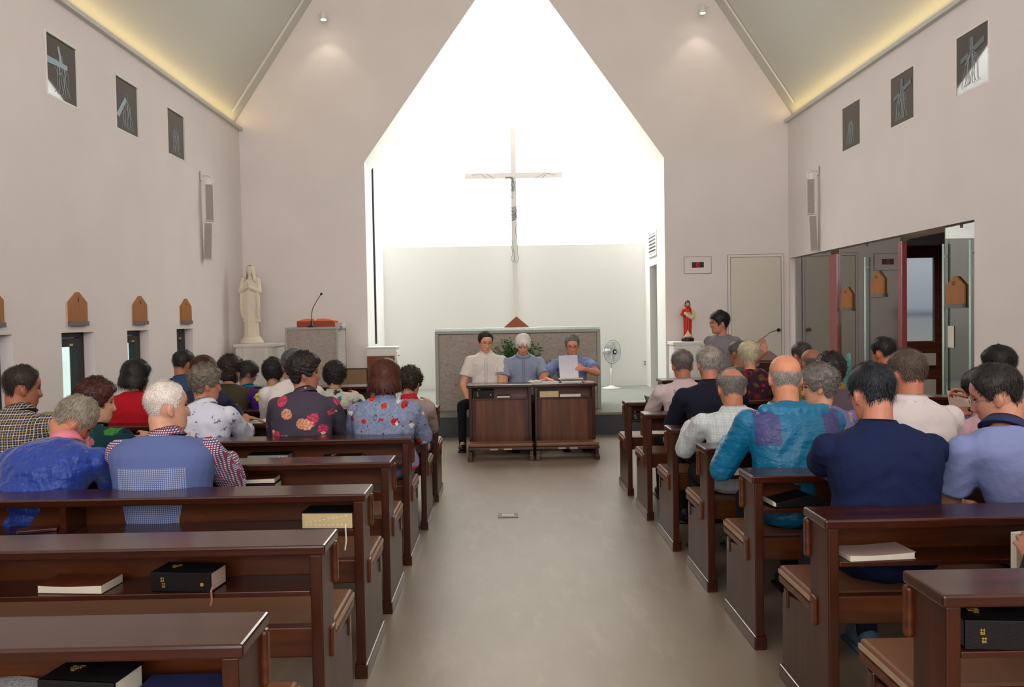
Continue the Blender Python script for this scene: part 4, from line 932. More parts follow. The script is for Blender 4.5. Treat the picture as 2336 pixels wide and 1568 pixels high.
    for an in lg:
        sm_ = MB(); sm_.ell(an + Vector((0, .055, -.042)), (.046, .135, .040), 16, 10); sm_.box(an.x - .042, an.x + .042, an.y - .06, an.y + .17, .002, .016); sm_.ell(an + Vector((0, -.02, -.02)), (.042, .055, .052), 12, 8); so_ = sm_.build('shoe', shoe or SHOE, t, True)
        if shoe:
            MB().ell(an + Vector((-.018, -.070, -.035)), (.016, .010, .014)).ell(an + Vector((.018, -.070, -.035)), (.016, .010, .014)).cap(an + Vector((-.018, -.072, -.040)), an + Vector((.018, -.072, -.040)), .008, .008).build('reflective_heel', plain('reflective_tape', (250, 250, 245), .3), so_, True)
    # hair
    hm = MB(); smp = hair_mesh(hm, Mh, style, line, th, low, curl, rs, hs)
    cnt = (2600 if near else 1100)
    if style == 'bald': cnt = int(cnt * .8)
    curly = curl > .003
    if curly: strands(hm, Mh, smp, cnt, True, rs, wd=.0026 if near else .0034)
    else: strands(hm, Mh, smp, int(cnt * .9), False, rs, {'short': .020, 'thin': .018, 'bald': .011, 'crop': .009, 'bowl': .030}.get(style, .05), .0022 if near else .0032, spike * .6)
    hmat = hair_mat(hcol, hcol2)
    ho = hm.build('hair', hmat, t, True, fix=False)
    if glasses:
        g = MB()
        for s in (-1, 1):
            c = Vector((s * .0325, .097, .001)); pts = [Mh @ ((c + Vector((.0245 * spow(math.cos(2 * math.pi * k / 20), .7), -abs(math.cos(2 * math.pi * k / 20)) * .002 - .004 * (s * math.cos(2 * math.pi * k / 20) > 0), .0155 * spow(math.sin(2 * math.pi * k / 20), .7)))) * hs) for k in range(20)]
            g.tube(pts, .0013 if glasses[1] == 'thin' else .002, 6, False, True)
            g.tube([Mh @ (Vector(p) * hs) for p in ((s * .057, .092, .006), (s * .072, .06, .006), (s * .0775, .01, .004), (s * .078, -.012, -.002), (s * .077, -.02, -.018))], .0013, 6)
        g.tube([Mh @ (Vector(p) * hs) for p in ((-.010, .099, .004), (0, .104, .007), (.010, .099, .004))], .0013, 6)
        g.build('glasses', glasses[0], t, True)
    if earring:
        MB().ell(Mh @ (Vector((.080, .002, -.045)) * hs), (.004, .004, .006)).build('earring', M['gold'], t, True)
    ctx = dict(t=t, Mh=Mh, N=N, sp=sp_pt, sh=sh, elb=elb, wr=wr, L=L, hs=hs, torso=torso, girth=girth, near=near, R=R, root=root)
    if hairband:
        pts = [Mh @ (Vector(((.088 + th * .7) * math.cos(a), .02, .118 * math.sin(a) + .012)) * hs) for a in np.linspace(.1, math.pi - .1, 20)]
        MB().tube(pts, .004, 6).build('hairband', M['black'], t, True)
    if extra: extra(ctx)
    return ctx
# ------------------------------------------------------------------ statues (facing the camera)
def robe(H, seed, w0, w1, amp, segs=((0, 1.0),), n=96, steps=26, z0=0.0):
    mb = MB(); R = []
    for j in range(steps + 1):
        u = j / steps; z = z0 + H * u; wd = np.interp(u, [0, .15, .45, .7, .86, .95, 1], [w0, w0 * .93, w0 * .97, w0 * 1.02, w1, w1 * .75, .3 * w1]); dp = wd * .72
        ring = []
        for k_ in range(n):
            a = 2 * math.pi * k_ / n; fo = 1 + amp * (1 - u * .55) * math.sin(a * 11 + 1.2 * math.sin(u * 3 + seed) + 2 * math.sin(a * 3 + seed))
            ring.append((wd * math.cos(a) * fo, dp * math.sin(a) * fo, z))
        R.append(ring)
    return mb.rings(R)
ST = Matrix.Rotation(math.pi, 4, 'Z')
def madonna():
    z0 = PZ + mh; y = 11.62; pt_ = P(573, 600, y=y); H = pt_.z - z0
    t = thing('madonna_statue', 'white praying robed statue with a veil in the left corner', 'statue', (P(575, 780, y=y).x, y, z0))
    s = H / 1.15; ivory = plain('white_plaster', (226, 213, 192), 0.55, var=0.03)
    mb = MB(); mb.lathe([(.165 * s, 0), (.17 * s, .02 * s), (.15 * s, .06 * s), (.12 * s, .10 * s), (.05 * s, .13 * s)], n=32)
    mb.v = [(a, b * .8, c) for a, b, c in mb.v]; me = fuse(mb, .008, 1); place(me, 'base', ivory, t)
    mb = MB(); r_ = robe(.84 * s, 1.0, .108 * s, .125 * s, .05, z0=.09 * s); mb.add(r_.v, r_.f)
    r2 = robe(.62 * s, 2.4, .128 * s, .13 * s, .035, z0=.31 * s); mb.add([(a, b * .9 + .012 * s, c) for a, b, c in r2.v], r2.f)
    Mh = Matrix.Translation((0, -.005 * s, 1.035 * s)) @ ST @ Matrix.Rotation(-.12, 4, 'X'); head_mb(mb, Mh, .62 * s, False); mb.cap((0, 0, .90 * s), (0, 0, 1.0 * s), .04 * s, .035 * s)
    for q in (-1, 1):
        mb.cap((q * .10 * s, 0, .90 * s), (q * .125 * s, -.03 * s, .74 * s), .045 * s, .045 * s); mb.cap((q * .125 * s, -.03 * s, .74 * s), (q * .02 * s, -.115 * s, .80 * s), .045 * s, .022 * s)
        hand_mb(mb, Vector((q * .014 * s, -.115 * s, .805 * s)), Vector((-q * .08, -.12, 1)), Vector((q, 0, 0)), 1, .05, .62 * s, 0)
    # hanging sleeves
    for q in (-1, 1): mb.tube([(q * .11 * s, -.05 * s, .73 * s), (q * .12 * s, -.055 * s, .5 * s), (q * .105 * s, -.05 * s, .36 * s)], [.028 * s, .03 * s, .012 * s], 12)
    me = fuse(mb, .0055, 1); place(me, 'robed_figure', ivory, t)
    v = MB(); R = []
    for j in range(15):
        u = j / 14; z = (1.125 - .24 * u) * s; w_ = np.interp(u, [0, .12, .3, .55, .8, 1], [.015, .055, .062, .068, .085, .12]) * s; ring = []
        for k_ in range(40):
            a = math.radians(-52 + 284 * k_ / 39); ring.append((w_ * math.cos(a), .006 * s + w_ * .95 * math.sin(a) * (1 if u < .6 else .85), z))
        R.append(ring)
    inn = [[(p[0] * .93, .006 * s + (p[1] - .006 * s) * .93, p[2] - .004 * s) for p in r] for r in R]
    full = [r + i[::-1] for r, i in zip(R, inn)]; v.rings(full); v.build('veil', ivory, t, True)
madonna()
def sacred():
    z0 = PZ + jh; y = 11.9; pt_ = P(1569, 685, y=y); H = pt_.z - z0
    t = thing('red_robed_statue', 'small painted statue in a red robe and cream cloak on the white stand', 'statue', (P(1569, 778, y=y).x, y, z0)); s = H / .62
    red = plain('red_robe_paint', (190, 26, 20), 0.4, var=.08); cream = plain('cream_cloak_paint', (228, 204, 160), 0.45, var=.08)
    mb = MB().lathe([(.095 * s, 0), (.095 * s, .045 * s), (.085 * s, .055 * s), (.002, .055 * s)], n=28); mb.v = [(a, b * .75, c) for a, b, c in mb.v]; mb.build('base', M['dark'], t, True)
    g = MB().ell((0, 0, .062 * s), (.075 * s, .055 * s, .018 * s)); g.build('grassy_ground', plain('ground_paint', (176, 158, 70), .6, var=.3, scale=60), t, True)
    mb = MB(); r_ = robe(.48 * s, 3.0, .062 * s, .066 * s, .08, z0=.055 * s); mb.add(r_.v, r_.f); me = fuse(mb, .0035, 1); place(me, 'red_robe', red, t)
    c = MB(); c.prism([(-.01 * s, .17 * s), (.055 * s, .075 * s), (-.065 * s, .07 * s), (-.03 * s, .12 * s)], -.058 * s, -.030 * s, 'y')
    c.tube([(-.055 * s, -.03 * s, .43 * s), (-.02 * s, -.05 * s, .40 * s), (.05 * s, -.045 * s, .36 * s), (.075 * s, -.01 * s, .34 * s)], [.022 * s, .024 * s, .03 * s, .03 * s], 12)
    c.tube([(.065 * s, 0, .47 * s), (.085 * s, -.01 * s, .42 * s), (.08 * s, -.02 * s, .34 * s)], [.028 * s, .032 * s, .026 * s], 12); me = fuse(c, .0035, 1); place(me, 'cloak', cream, t)
    d = MB(); d.tube([(-.06 * s, 0, .48 * s), (-.085 * s, -.01 * s, .41 * s), (-.06 * s, -.045 * s, .38 * s)], [.026 * s, .028 * s, .018 * s], 12); place(fuse(d, .0035, 1), 'sleeve', red, t)
    Mh = Matrix.Translation((0, -.008 * s, .565 * s)) @ ST
    hd = MB(); head_mb(hd, Mh, .42 * s, False); hd.cap((0, 0, .49 * s), (0, 0, .55 * s), .018 * s, .018 * s)
    for q in (-1, 1): hand_mb(hd, Vector((q * .035 * s, -.06 * s, .40 * s)), Vector((-q, -.1, .8)), Vector((0, -1, .2)), q, .2, .45 * s, .05)
    place(fuse(hd, .0025, 1), 'head_and_hands', plain('statue_skin', (214, 164, 128), .45), t)
    hm = MB(); hair_mesh(hm, Mh, 'bob', 'bob', .014, .022, .006, 5, .42 * s); hm.tube([(0, -.038 * s, .532 * s), (0, -.036 * s, .51 * s)], [.014 * s, .006 * s], 10); hm.build('hair', plain('auburn_paint', (92, 40, 22), .5), t, True)
    MB().ell((-.002 * s, -.062 * s, .45 * s), (.012 * s, .008 * s, .014 * s)).build('heart', plain('heart_paint', (200, 40, 20), .4), t, True)
sacred()
# ------------------------------------------------------------------ pews
PL = 3.22
def make_pew(name, side, label, grp, length=PL, divs=(1.22, 2.25), kneel=False):
    """local origin: aisle end, camera side of the end board, floor. side -1 runs to -x, +1 to +x"""
    t = thing(name, label, 'pew', (0, 0, 0), 0, grp); s = side
    def bx(mb, xa, xb, *r): mb.box(min(xa * s, xb * s), max(xa * s, xb * s), *r)
    for xa in (0.0, length - .038):
        mb = MB(); pr = [(0, .055), (0, .732), (.17, .732), (.17, .46), (.20, .40), (.47, .36), (.475, .055)]
        x0, x1 = sorted((xa * s, (xa + .038) * s)); mb.prism(pr, x0, x1, 'x'); e = mb.build('end_board', M['wood_v'], t, bevel=.005)
        mb = MB(); bx(mb, xa - .008, xa + .046, -.012, .495, 0, .06); mb.build('plinth', M['wood'], e, bevel=.006)
    mb = MB(); bx(mb, -.014, length + .014, -.012, .200, .732, .765); mb.build('ledge', M['wood'], t, bevel=.007)
    mb = MB(); bx(mb, .038, length - .038, .0, .165, .600, .618); mb.build('shelf', M['wood'], t, bevel=.003)
    mb = MB(); bx(mb, -.014, length + .014, .170, .205, .585, .727); mb.build('backrest', M['wood_in'], t, bevel=.010)
    for d_ in divs: mb = MB(); bx(mb, d_ - .012, d_ + .012, .004, .168, .618, .732); mb.build('divider', M['wood'], t, bevel=.002)
    mb = MB(); bx(mb, -.010, length + .010, .105, .150, .360, .462); mb.build('seat_rail', M['wood_in'], t, bevel=.006)
    mb = MB(); bx(mb, -.008, length + .008, .152, .490, .395, .425); mb.build('seat', M['wood_in'], t, bevel=.004)
    mb = MB(); bx(mb, -.004, length + .004, .153, .497, .427, .462); c = mb.build('cushion', M['cushion'], t, bevel=.012)
    mb = MB(); bx(mb, -.009, -.004, .156, .492, .431, .447); mb.build('piping', M['piping'], c)
    mb = MB(); bx(mb, -.006, length + .006, .40, .44, .315, .393); mb.build('front_rail', M['wood'], t, bevel=.006)
    return t
pe = lambda px, y: P(px, 900, y=y).x
LEFT = [(1.80, -.597), (2.59, -.588), (3.35, -.588), (4.093, -.586), (4.898, -.578), (5.726, -.556), (6.603, -.551)]
RIGHT = [(2.018, 1.090), (2.776, 1.095), (3.555, 1.082), (4.314, 1.063), (5.08, 1.037), (5.863, 1.013), (6.694, 1.0)]
def rowname(i): return ('nearest to the camera', 'second from the camera', 'third from the camera', 'fourth from the camera, in the middle', 'third from the front', 'second from the front', 'front one beside the altar step')[i]
pl0 = make_pew('church_pew', -1, '', 'pews left of the aisle'); pr0 = make_pew('church_pew', 1, '', 'pews right of the aisle')
LP, RP = [], []
for i, (y, px) in enumerate(LEFT):
    x = px; o = pl0 if i == 0 else copy_tree(pl0, (0, 0, 0)); o.location = (x, y, 0); o['label'] = 'dark wooden pew left of the aisle, ' + rowname(i); LP.append((x, y))
for i, (y, px) in enumerate(RIGHT):
    x = px; o = pr0 if i == 0 else copy_tree(pr0, (0, 0, 0)); o.location = (x, y, 0); o['label'] = 'dark wooden pew right of the aisle, ' + rowname(i); RP.append((x, y))
# kneeling desks
def make_desk(label, w_, n_div=0):
    t = thing('kneeling_desk', label, 'kneeler desk', (0, 0, 0), 0, 'kneeling desks at the front')
    for xa in (0.0, w_ - .035):
        e = MB().box(xa, xa + .035, 0, .30, .05, .735).build('end_board', M['wood_v'], t, bevel=.005); MB().box(xa - .008, xa + .043, -.30, .34, 0, .05).build('foot_rail', M['wood'], e, bevel=.006)
        MB().box(xa, xa + .035, -.27, -.20, .05, .10).build('kneeler_post', M['wood'], e)
    MB().box(-.02, w_ + .02, -.03, .31, .735, .768).build('ledge', M['wood'], t, bevel=.007)
    MB().box(.035, w_ - .035, .0, .20, .605, .622).build('shelf', M['wood'], t, bevel=.003)
    MB().box(.035, w_ - .035, .20, .22, .622, .735).build('shelf_back', M['wood_in'], t)
    MB().box(.035, w_ - .035, .02, .04, .10, .605).build('front_panel', wood('desk_panel', (74, 38, 22), (128, 78, 50), 2, .4, .1), t)
    MB().box(.035, .075, .005, .022, .10, .605).build('stile', M['wood_v'], t); MB().box(w_ - .075, w_ - .035, .005, .022, .10, .605).build('stile', M['wood_v'], t)
    MB().box(-.005, w_ + .005, -.31, -.12, .115, .145).build('kneeler', M['wood'], t, bevel=.005)
    k_ = MB().box(.0, w_, -.305, -.125, .145, .185).build('kneeler_pad', M['cushion'], t, bevel=.014)
    MB().box(.22, .30, -.312, -.305, .118, .135).box(w_ - .30, w_ - .22, -.312, -.305, .118, .135).build('strap', M['piping'], k_)
    return t
yd = 8.72
d0, d1, d2, d3 = [P(q, 1000, y=yd).x for q in (1071, 1214, 1221, 1359)]
dA = make_desk('dark wooden kneeling desk in the aisle in front of the man in white', d1 - d0); dA.location = (d0, yd, 0)
dB = make_desk('dark wooden kneeling desk in the aisle in front of the man with papers', d3 - d2); dB.location = (d2, yd, 0)
dC = copy_tree(dA, (P(845, 900, y=8.8).x - (d1 - d0) - .0, 8.8, 0), None, 'dark wooden kneeling desk at the front left, beside the brown chair')
dD = copy_tree(dA, (P(845, 900, y=8.8).x - (d1 - d0) * 2 - .06, 8.8, 0), None, 'dark wooden kneeling desk at the front left, farther from the aisle')
dE = copy_tree(dA, (P(1513, 900, y=8.9).x, 8.9, 0), None, 'dark wooden kneeling desk at the front right, partly behind the man in a pinkish shirt')
# floor plate
p0 = P(1159, 1177, z=0.0)
t = thing('floor_outlet', 'small square metal outlet plate set in the aisle floor', 'floor outlet', (p0.x, p0.y, 0))
MB().box(-.075, .075, -.07, .07, 0.001, .005).build('plate', plain('brushed_plate', (112, 100, 84), .5), t, bevel=.002); MB().box(-.045, .045, -.035, .035, .005, .007).build('lid', plain('plate_lid', (184, 170, 150), .4), t)
# ------------------------------------------------------------------ books, papers, phone
def book(name, lab, loc, rz, w_, d_, h_, cover, page=None, soft=False, cat='book', spine='y+', ribbon=None, gold=False, grp=None, tabs=False, wavy=0.0):
    """w_ along x, d_ along y; spine on one side; pages show on the others"""
    page = page or M['page']; t = thing(name, lab, cat, loc, rz, grp); c = .003 if not soft else .0015
    ov = .004 if not soft else 0
    def top_z(x, y): return h_ - c + wavy * math.sin((x / w_ + .5) * 4.0) * 1.0
    inset = {'x-': (0.006, -ov), 'x+': (-ov, .006)}.get(spine, (-ov, -ov)); x0, x1 = -w_ / 2 + max(inset[0], 0) + (ov if inset[0] < 0 else 0), w_ / 2 - max(inset[1], 0) - (ov if inset[1] < 0 else 0)
    y0, y1 = -d_ / 2 + ov, d_ / 2 - ov
    if spine == 'y-': y0 = -d_ / 2 + .007
    if spine == 'y+': y1 = d_ / 2 - .007
    n = 14; mb = MB(); R = []
    for i in range(n + 1):
        x = x0 + (x1 - x0) * i / n; zt = top_z(x, 0); R.append([(x, y0, c), (x, y1, c), (x, y1, zt), (x, y0, zt)])
    mb.rings(R).build('pages', page, t)
    cv = MB(); cv.box(-w_ / 2, w_ / 2, -d_ / 2, d_ / 2, 0, c); R = []
    for i in range(n + 1):
        x = -w_ / 2 + w_ * i / n; zt = top_z(x, 0); R.append([(x, -d_ / 2, zt), (x, d_ / 2, zt), (x, d_ / 2, zt + c), (x, -d_ / 2, zt + c)])
    cv.rings(R)
    if not soft:
        if spine == 'y-': cv.box(-w_ / 2, w_ / 2, -d_ / 2 - .002, -d_ / 2 + .006, .001, h_)
        if spine == 'y+': cv.box(-w_ / 2, w_ / 2, d_ / 2 - .006, d_ / 2 + .002, .001, h_)
        if spine == 'x-': cv.box(-w_ / 2 - .002, -w_ / 2 + .006, -d_ / 2, d_ / 2, .001, h_)
        if spine == 'x+': cv.box(w_ / 2 - .006, w_ / 2 + .002, -d_ / 2, d_ / 2, .001, h_)
    cv.build('cover', cover, t, bevel=.0015 if not wavy else 0)
    if gold:
        g = MB(); xx = -w_ * .30; fy = -d_ / 2 - .003
        if spine == 'y-':
            for cx_, cz_ in ((xx, h_ * .62), (xx + .004, h_ * .33)):
                for a0, b0, a1, b1 in ((-.006, .005, .006, .005), (-.003, .008, -.003, -.004), (.004, .008, .004, -.006), (-.006, -.002, .002, -.002), (-.005, -.006, .006, -.005)):
                    g.tube([(cx_ + a0, fy, cz_ + b0), (cx_ + a1, fy, cz_ + b1)], .0011, 4)
            g.lathe([(.0005, 0), (.006, 0), (.006, .001), (.0005, .001)], (0, 0, 0), 14)
            nn = 14 * 4; Mx = Matrix.Translation((w_ * .36, fy, h_ * .42)) @ Matrix.Rotation(math.pi / 2, 4, 'X'); g.v[-nn:] = [tuple(Mx @ Vector(v)) for v in g.v[-nn:]]
        for cx_, cy_ in ((-w_ * .28, d_ * .1), (-w_ * .2, d_ * .14), (-w_ * .24, -.0)):
            for a0, b0, a1, b1 in ((-.007, .006, .007, .006), (-.003, .01, -.003, -.005), (.005, .009, .003, -.008), (-.007, -.003, .004, -.003)):
                g.tube([(cx_ + a0, cy_ + b0, h_ + .0008), (cx_ + a1, cy_ + b1, h_ + .0008)], .0011, 4)
        g.build('gold_lettering', M['gold'], t)
    if tabs:
        g = MB()
        for r_ in range(2):
            for i in range(10): xx = -w_ * .40 + i * w_ * .085; zz = h_ * (.22 + (0.02 if r_ == 0 else .16 + .045 * i)); g.ell((xx, -d_ / 2 + .0035, zz), (.0045, .0012, .0022), 10, 6)
        g.build('index_tabs', M['white'], t)
    if ribbon:
        rx, rl = ribbon[0], ribbon[1]; y_ = -d_ / 2 - .001
        pts = [(rx, y_ + .006, h_ * .3), (rx + .001, y_ - .004, h_ * .1), (rx + .003, y_ - .005, -rl * .5), (rx - .003, y_ - .004, -rl)]
        R = [[(p[0] - .003, p[1], p[2]), (p[0] + .003, p[1], p[2]), (p[0] + .003, p[1] - .0008, p[2]), (p[0] - .003, p[1] - .0008, p[2])] for p in pts]
        MB().rings(R).build('ribbon', ribbon[2], t)
    return t
def open_book(lab, loc, rz, w_=.20, d_=.15, h_=.016, tilt=0, name='open_book', page=None, grp=None):
    t = thing(name, lab, 'book', loc, rz, grp); t.rotation_euler = (tilt, 0, rz)
    for s in (-1, 1):
        pr = [(0, .001), (.006 * s, h_ * .7), (.03 * s, h_), (w_ * .3 * s, h_ * .85), (w_ / 2 * s, h_ * .35), (w_ / 2 * s, .001)]
        MB().prism(pr, -d_ / 2, d_ / 2, 'y').build('page_block', page or M['page'], t)
    MB().box(-w_ / 2 - .003, w_ / 2 + .003, -d_ / 2 - .003, d_ / 2 + .003, -.001, .001).build('cover', M['black'], t)
    return t
rib = plain('white_ribbon', (220, 214, 206), .6); rib2 = plain('pink_ribbon', (176, 108, 92), .6)
SHZ = .619; LDZ = .766
brown_c = plain('brown_cover', (104, 48, 24), .4, coat=.1); navy_c = plain('navy_cover', (44, 52, 100), .6, var=.1); blackb = 'black_bible'
def on_shelf(row, side, px, depth=.0):   # point on a shelf board
    x, y = (LP if side < 0 else RP)[row]; q = P(px, 1000, y=y + .02); return q.x, y
def sx_(px, py, row, side): x, y = (LP if side < 0 else RP)[row]; return P(px, py, y=y - .0).x
y1, y2, y3, y4, y5, y6, y7 = [v[1] for v in LP]; r1, r2, r3, r4, r5, r6, r7 = [v[1] for v in RP]
def mid(pa, pb, py, y): return (P(pa, py, y=y).x + P(pb, py, y=y).x) / 2, P(pb, py, y=y).x - P(pa, py, y=y).x
cx, w_ = mid(55, 265, 1540, y1); book(blackb, 'thick black bible with gold lettering in the nearest left pew shelf, beside a blue notebook', (cx + .02, y1 + .055, SHZ), -.16, w_ * .92, .11, .068, M['black'], spine='y-', gold=True, grp='black bibles in the pew shelves')
cx, w_ = mid(285, 508, 1540, y1); book('notebook', 'navy blue softcover notebook in the nearest left pew shelf', (cx - .0, y1 + .07, SHZ), 0, w_, .13, .022, navy_c, soft=True, cat='book', spine='x-')
cx, w_ = mid(-60, 60, 1540, y1)
pp = MB(); R = [[(-.12 + .24 * i / 10, -.075, .004 + .003 * math.sin(i)), (-.12 + .24 * i / 10, .075, .006 + .003 * math.sin(i * .8)), (-.12 + .24 * i / 10, .075, .0075 + .003 * math.sin(i * .8)), (-.12 + .24 * i / 10, -.075, .0055 + .003 * math.sin(i))] for i in range(11)]
k = NT('printed_page'); s3 = k.n('ShaderNodeSeparateXYZ'); k.l(k.oc(), s3.inputs[0]); ln = k.math('LESS_THAN', k.math('FRACT', k.math('MULTIPLY', k.math('ADD', s3.outputs[1], 5.0), 140.0)), .45)
wd = k.math('GREATER_THAN', k.noise(k.oc((300, 60, 1)), 1.0, 1), .47); k.base(k.mix(k.math('MULTIPLY', k.math('MULTIPLY', ln, wd), .65), lin((214, 216, 218)), lin((70, 72, 80)))); k.rough(.8); printed = k.m
o = pp.rings(R).build('printed_sheet', printed); o.location = (cx, y1 + .085, SHZ); o.rotation_euler = (0, 0, -.15); tag(o, 'printed white sheet lying at the far left of the nearest left pew shelf', 'paper')
cx, w_ = mid(80, 228, 1320, y2); book('songbook', 'brown-covered white-edged book in the second left pew shelf', (cx + .0, y2 + .075, SHZ), -.10, w_ + .015, .12, .026, brown_c, soft=True, spine='x-', wavy=-.003)
cx, w_ = mid(335, 488, 1320, y2); book(blackb, 'thick black bible with gold lettering in the second left pew shelf, beside the brown book', (cx + .004, y2 + .065, SHZ), -.14, w_ * .96, .11, .062, M['black'], page=plain('gilt_page', (206, 186, 168), .5), spine='y-', gold=True, ribbon=(w_ * .5 - .002, .04, rib2), grp='black bibles in the pew shelves')
cx, w_ = mid(687, 807, 1180, y3); book(blackb, 'black bible with index tabs and a hanging white ribbon in the third left pew', (cx, y3 + .07, SHZ), -.06, w_, .13, .068, M['black'], page=M['page_y'], spine='y+', tabs=True, ribbon=(w_ * .36, .085, rib), grp='black bibles in the pew shelves')
cx, w_ = mid(22, 106, 1175, y3); t = thing('phone', 'phone in a brown flip case in the third left pew shelf', 'phone', (cx, y3 + .07, SHZ), .35)
MB().box(-w_ / 2, w_ / 2, -.035, .035, .0, .013).build('case', plain('phone_case', (98, 48, 30), .4), t, bevel=.003); MB().box(-w_ / 2 + .004, w_ / 2 - .02, -.037, -.03, .003, .010).build('phone_body', M['dark'], t)
cx, w_ = mid(512, 622, 1090, y4); book(blackb, 'black bible lying under a white booklet in the fourth left pew', (cx + .01, y4 + .07, SHZ), -.03, w_, .12, .045, M['black'], spine='y-', gold=True, grp='black bibles in the pew shelves')
book('songbook', 'white-edged booklet lying on the black bible in the fourth left pew', (cx - .0, y4 + .07, SHZ + .047), .03, w_ * 1.02, .12, .022, brown_c, soft=True, spine='x-', wavy=-.002)
cx, w_ = mid(732, 820, 1030, y5); book(blackb, 'flat black bible in the fifth left pew shelf behind the women in flowers', (cx, y5 + .07, SHZ), .04, w_, .12, .040, M['black'], spine='y-', gold=True, grp='black bibles in the pew shelves')
cx, w_ = mid(560, 655, 990, y5); book(blackb, 'dark bible with white index tabs in the fifth left pew shelf, beside the outstretched arm', (cx, y5 + .07, SHZ), .0, w_, .12, .060, M['black'], page=plain('grey_page', (150, 148, 142), .7), spine='y+', tabs=True, grp='black bibles in the pew shelves')
open_book('open booklet with a yellowish cover on the ledge beside the man in the blue vest', (P(243, 1045, y=y4 + .06).x, y4 + .07, LDZ), .2, .15, .15, .010, page=M['page_y'])
open_book('open white book on the ledge under the grey-haired woman’s left hand', (P(538, 930, y=y6 + .1).x, y6 + .08, LDZ), .1, .19, .15, .022)
open_book('open white book on the ledge at the fingertips of the outstretched arm', (P(592, 945, y=y6 + .1).x, y6 + .08, LDZ), -.1, .12, .14, .02)
o = MB().box(-.05, .05, -.06, .06, 0, .012).build('booklet', M['page']); o.location = (P(10, 1085, y=y4).x, y4 + .05, SHZ); tag(o, 'white booklet edge at the far left of the fourth left pew', 'book')
# right side
cx, w_ = mid(2212, 2400, 1440, r1); book(blackb, 'thick black bible with gold lettering in the nearest right pew shelf', (cx, r1 + .062, SHZ), -.10, w_, .12, .075, M['black'], page=plain('silver_page', (150, 144, 138), .5), spine='y-', gold=True, grp='black bibles in the pew shelves')
cx, w_ = mid(1945, 2082, 1255, r2); book('songbook', 'white softcover book with a curled cover in the second right pew shelf', (cx, r2 + .07, SHZ), .08, w_ + .03, .13, .022, plain('pink_grey_cover', (178, 150, 142), .5), soft=True, spine='x+', wavy=-.003)
cx, w_ = mid(1760, 1890, 1140, r3); o = thing('folder', 'black folder with white pages inside in the third right pew shelf', 'folder', (cx + .02, r3 + .08, SHZ), .1)
MB().prism([(-w_ / 2, 0.001), (w_ / 2, .001), (w_ / 2, .010), (w_ * .1, .052), (-w_ / 2 + .0, .022)], -.06, .07, 'y').build('cover', M['black'], o, bevel=.003); MB().prism([(-w_ / 2 - .012, .008), (-w_ / 2 + .012, .001), (-w_ / 2 + .012, .010), (-w_ / 2 - .012, .030)], -.05, .065, 'y').build('pages', M['page'], o)
cx, w_ = mid(1622, 1690, 1075, r4); book('songbook', 'white book in the fourth right pew shelf, under the elbow of the teal jacket', (cx + .01, r4 + .07, SHZ), -.1, w_, .12, .030, M['page_y'], soft=True, spine='x+')
cx, w_ = mid(1545, 1580, 1012, r5); book('songbook', 'yellow-edged thick book in the fifth right pew shelf', (cx + .02, r5 + .07, SHZ), -.05, .13, .12, .075, M['page_y'], page=M['page_y'], soft=True, spine='x+')
cx, w_ = mid(1440, 1460, 943, r7); book(blackb, 'small black bible in the frontmost right pew shelf', (cx + .03, r7 + .06, SHZ), 0, .11, .11, .060, M['black'], spine='y-', gold=True, grp='black bibles in the pew shelves')
cx, w_ = mid(1487, 1512, 980, r6); book('songbook', 'grey and white book in the sixth right pew shelf', (cx + .03, r6 + .07, SHZ), -.15, .12, .12, .026, M['grey'], soft=True, spine='x+')
open_book('open white book on the ledge right of the man in the navy polo', (P(2165, 1050, y=r3 + .08).x, r3 + .07, LDZ), -.1, .20, .15, .02)
open_book('open book on the ledge in front of the turned grey-haired woman', (P(1950, 955, y=r5 + .1).x, r5 + .08, LDZ), .3, .16, .14, .02)
o = thing('propped_book', 'small grey book propped on the front right pew ledge', 'book', (P(1490, 905, y=r7 + .05).x, r7 + .06, LDZ), 0); MB().prism([(-.05, .0), (.03, .0), (.045, .02), (-.065, .045)], -.04, .06, 'y').build('cover', plain('olive_grey', (112, 106, 92), .6), o, bevel=.002)
# desk items
DZ = .623; LZD = .769
def on_desk(pa, pb, py, y): return mid(pa, pb, py, y)
cx, w_ = mid(1080, 1126, 898, yd + .03); book(blackb, 'thick black bible in the left aisle desk', (cx, yd + .07, DZ), 0, w_, .12, .085, M['black'], spine='y-', gold=True, grp='black bibles in the pew shelves')
cx, w_ = mid(1133, 1164, 903, yd + .03); book('thin_book', 'thin grey book in the left aisle desk', (cx, yd + .08, DZ), 0, w_, .12, .022, M['grey'])
cx, w_ = mid(1231, 1274, 898, yd + .03); book('yellow_book', 'thick yellow-edged book in the right aisle desk', (cx, yd + .07, DZ), 0, w_, .12, .062, M['page_y'], page=M['page_y'], soft=True)
cx, w_ = mid(1277, 1324, 903, yd + .03); book('white_book', 'thin white book in the right aisle desk', (cx, yd + .07, DZ), 0, w_, .12, .026, M['white'], soft=True)
cx, w_ = mid(1238, 1276, 870, yd + .1); book('blue_grey_booklet', 'pale blue booklet lying flat on the right aisle desk top', (cx, yd + .12, LZD), -.1, w_, .2, .006, plain('pale_blue_cover', (150, 166, 176), .5), soft=True)
cx, w_ = mid(1288, 1318, 870, yd + .1); book('black_binder', 'black binder under the raised sheets on the right aisle desk', (cx, yd + .14, LZD), 0, .21, .22, .024, M['black'], soft=True)
cx, w_ = mid(1328, 1350, 870, yd + .1); book('red_booklet', 'small red and white booklet at the right end of the aisle desk top', (cx, yd + .10, LZD), .3, w_, .14, .012, plain('red_white_cover', (188, 60, 48), .5), soft=True)
open_book('dark-covered open book held low by the white-haired man', (P(1222, 868, y=yd + .2).x, yd + .20, LZD), .3, .14, .16, .022)
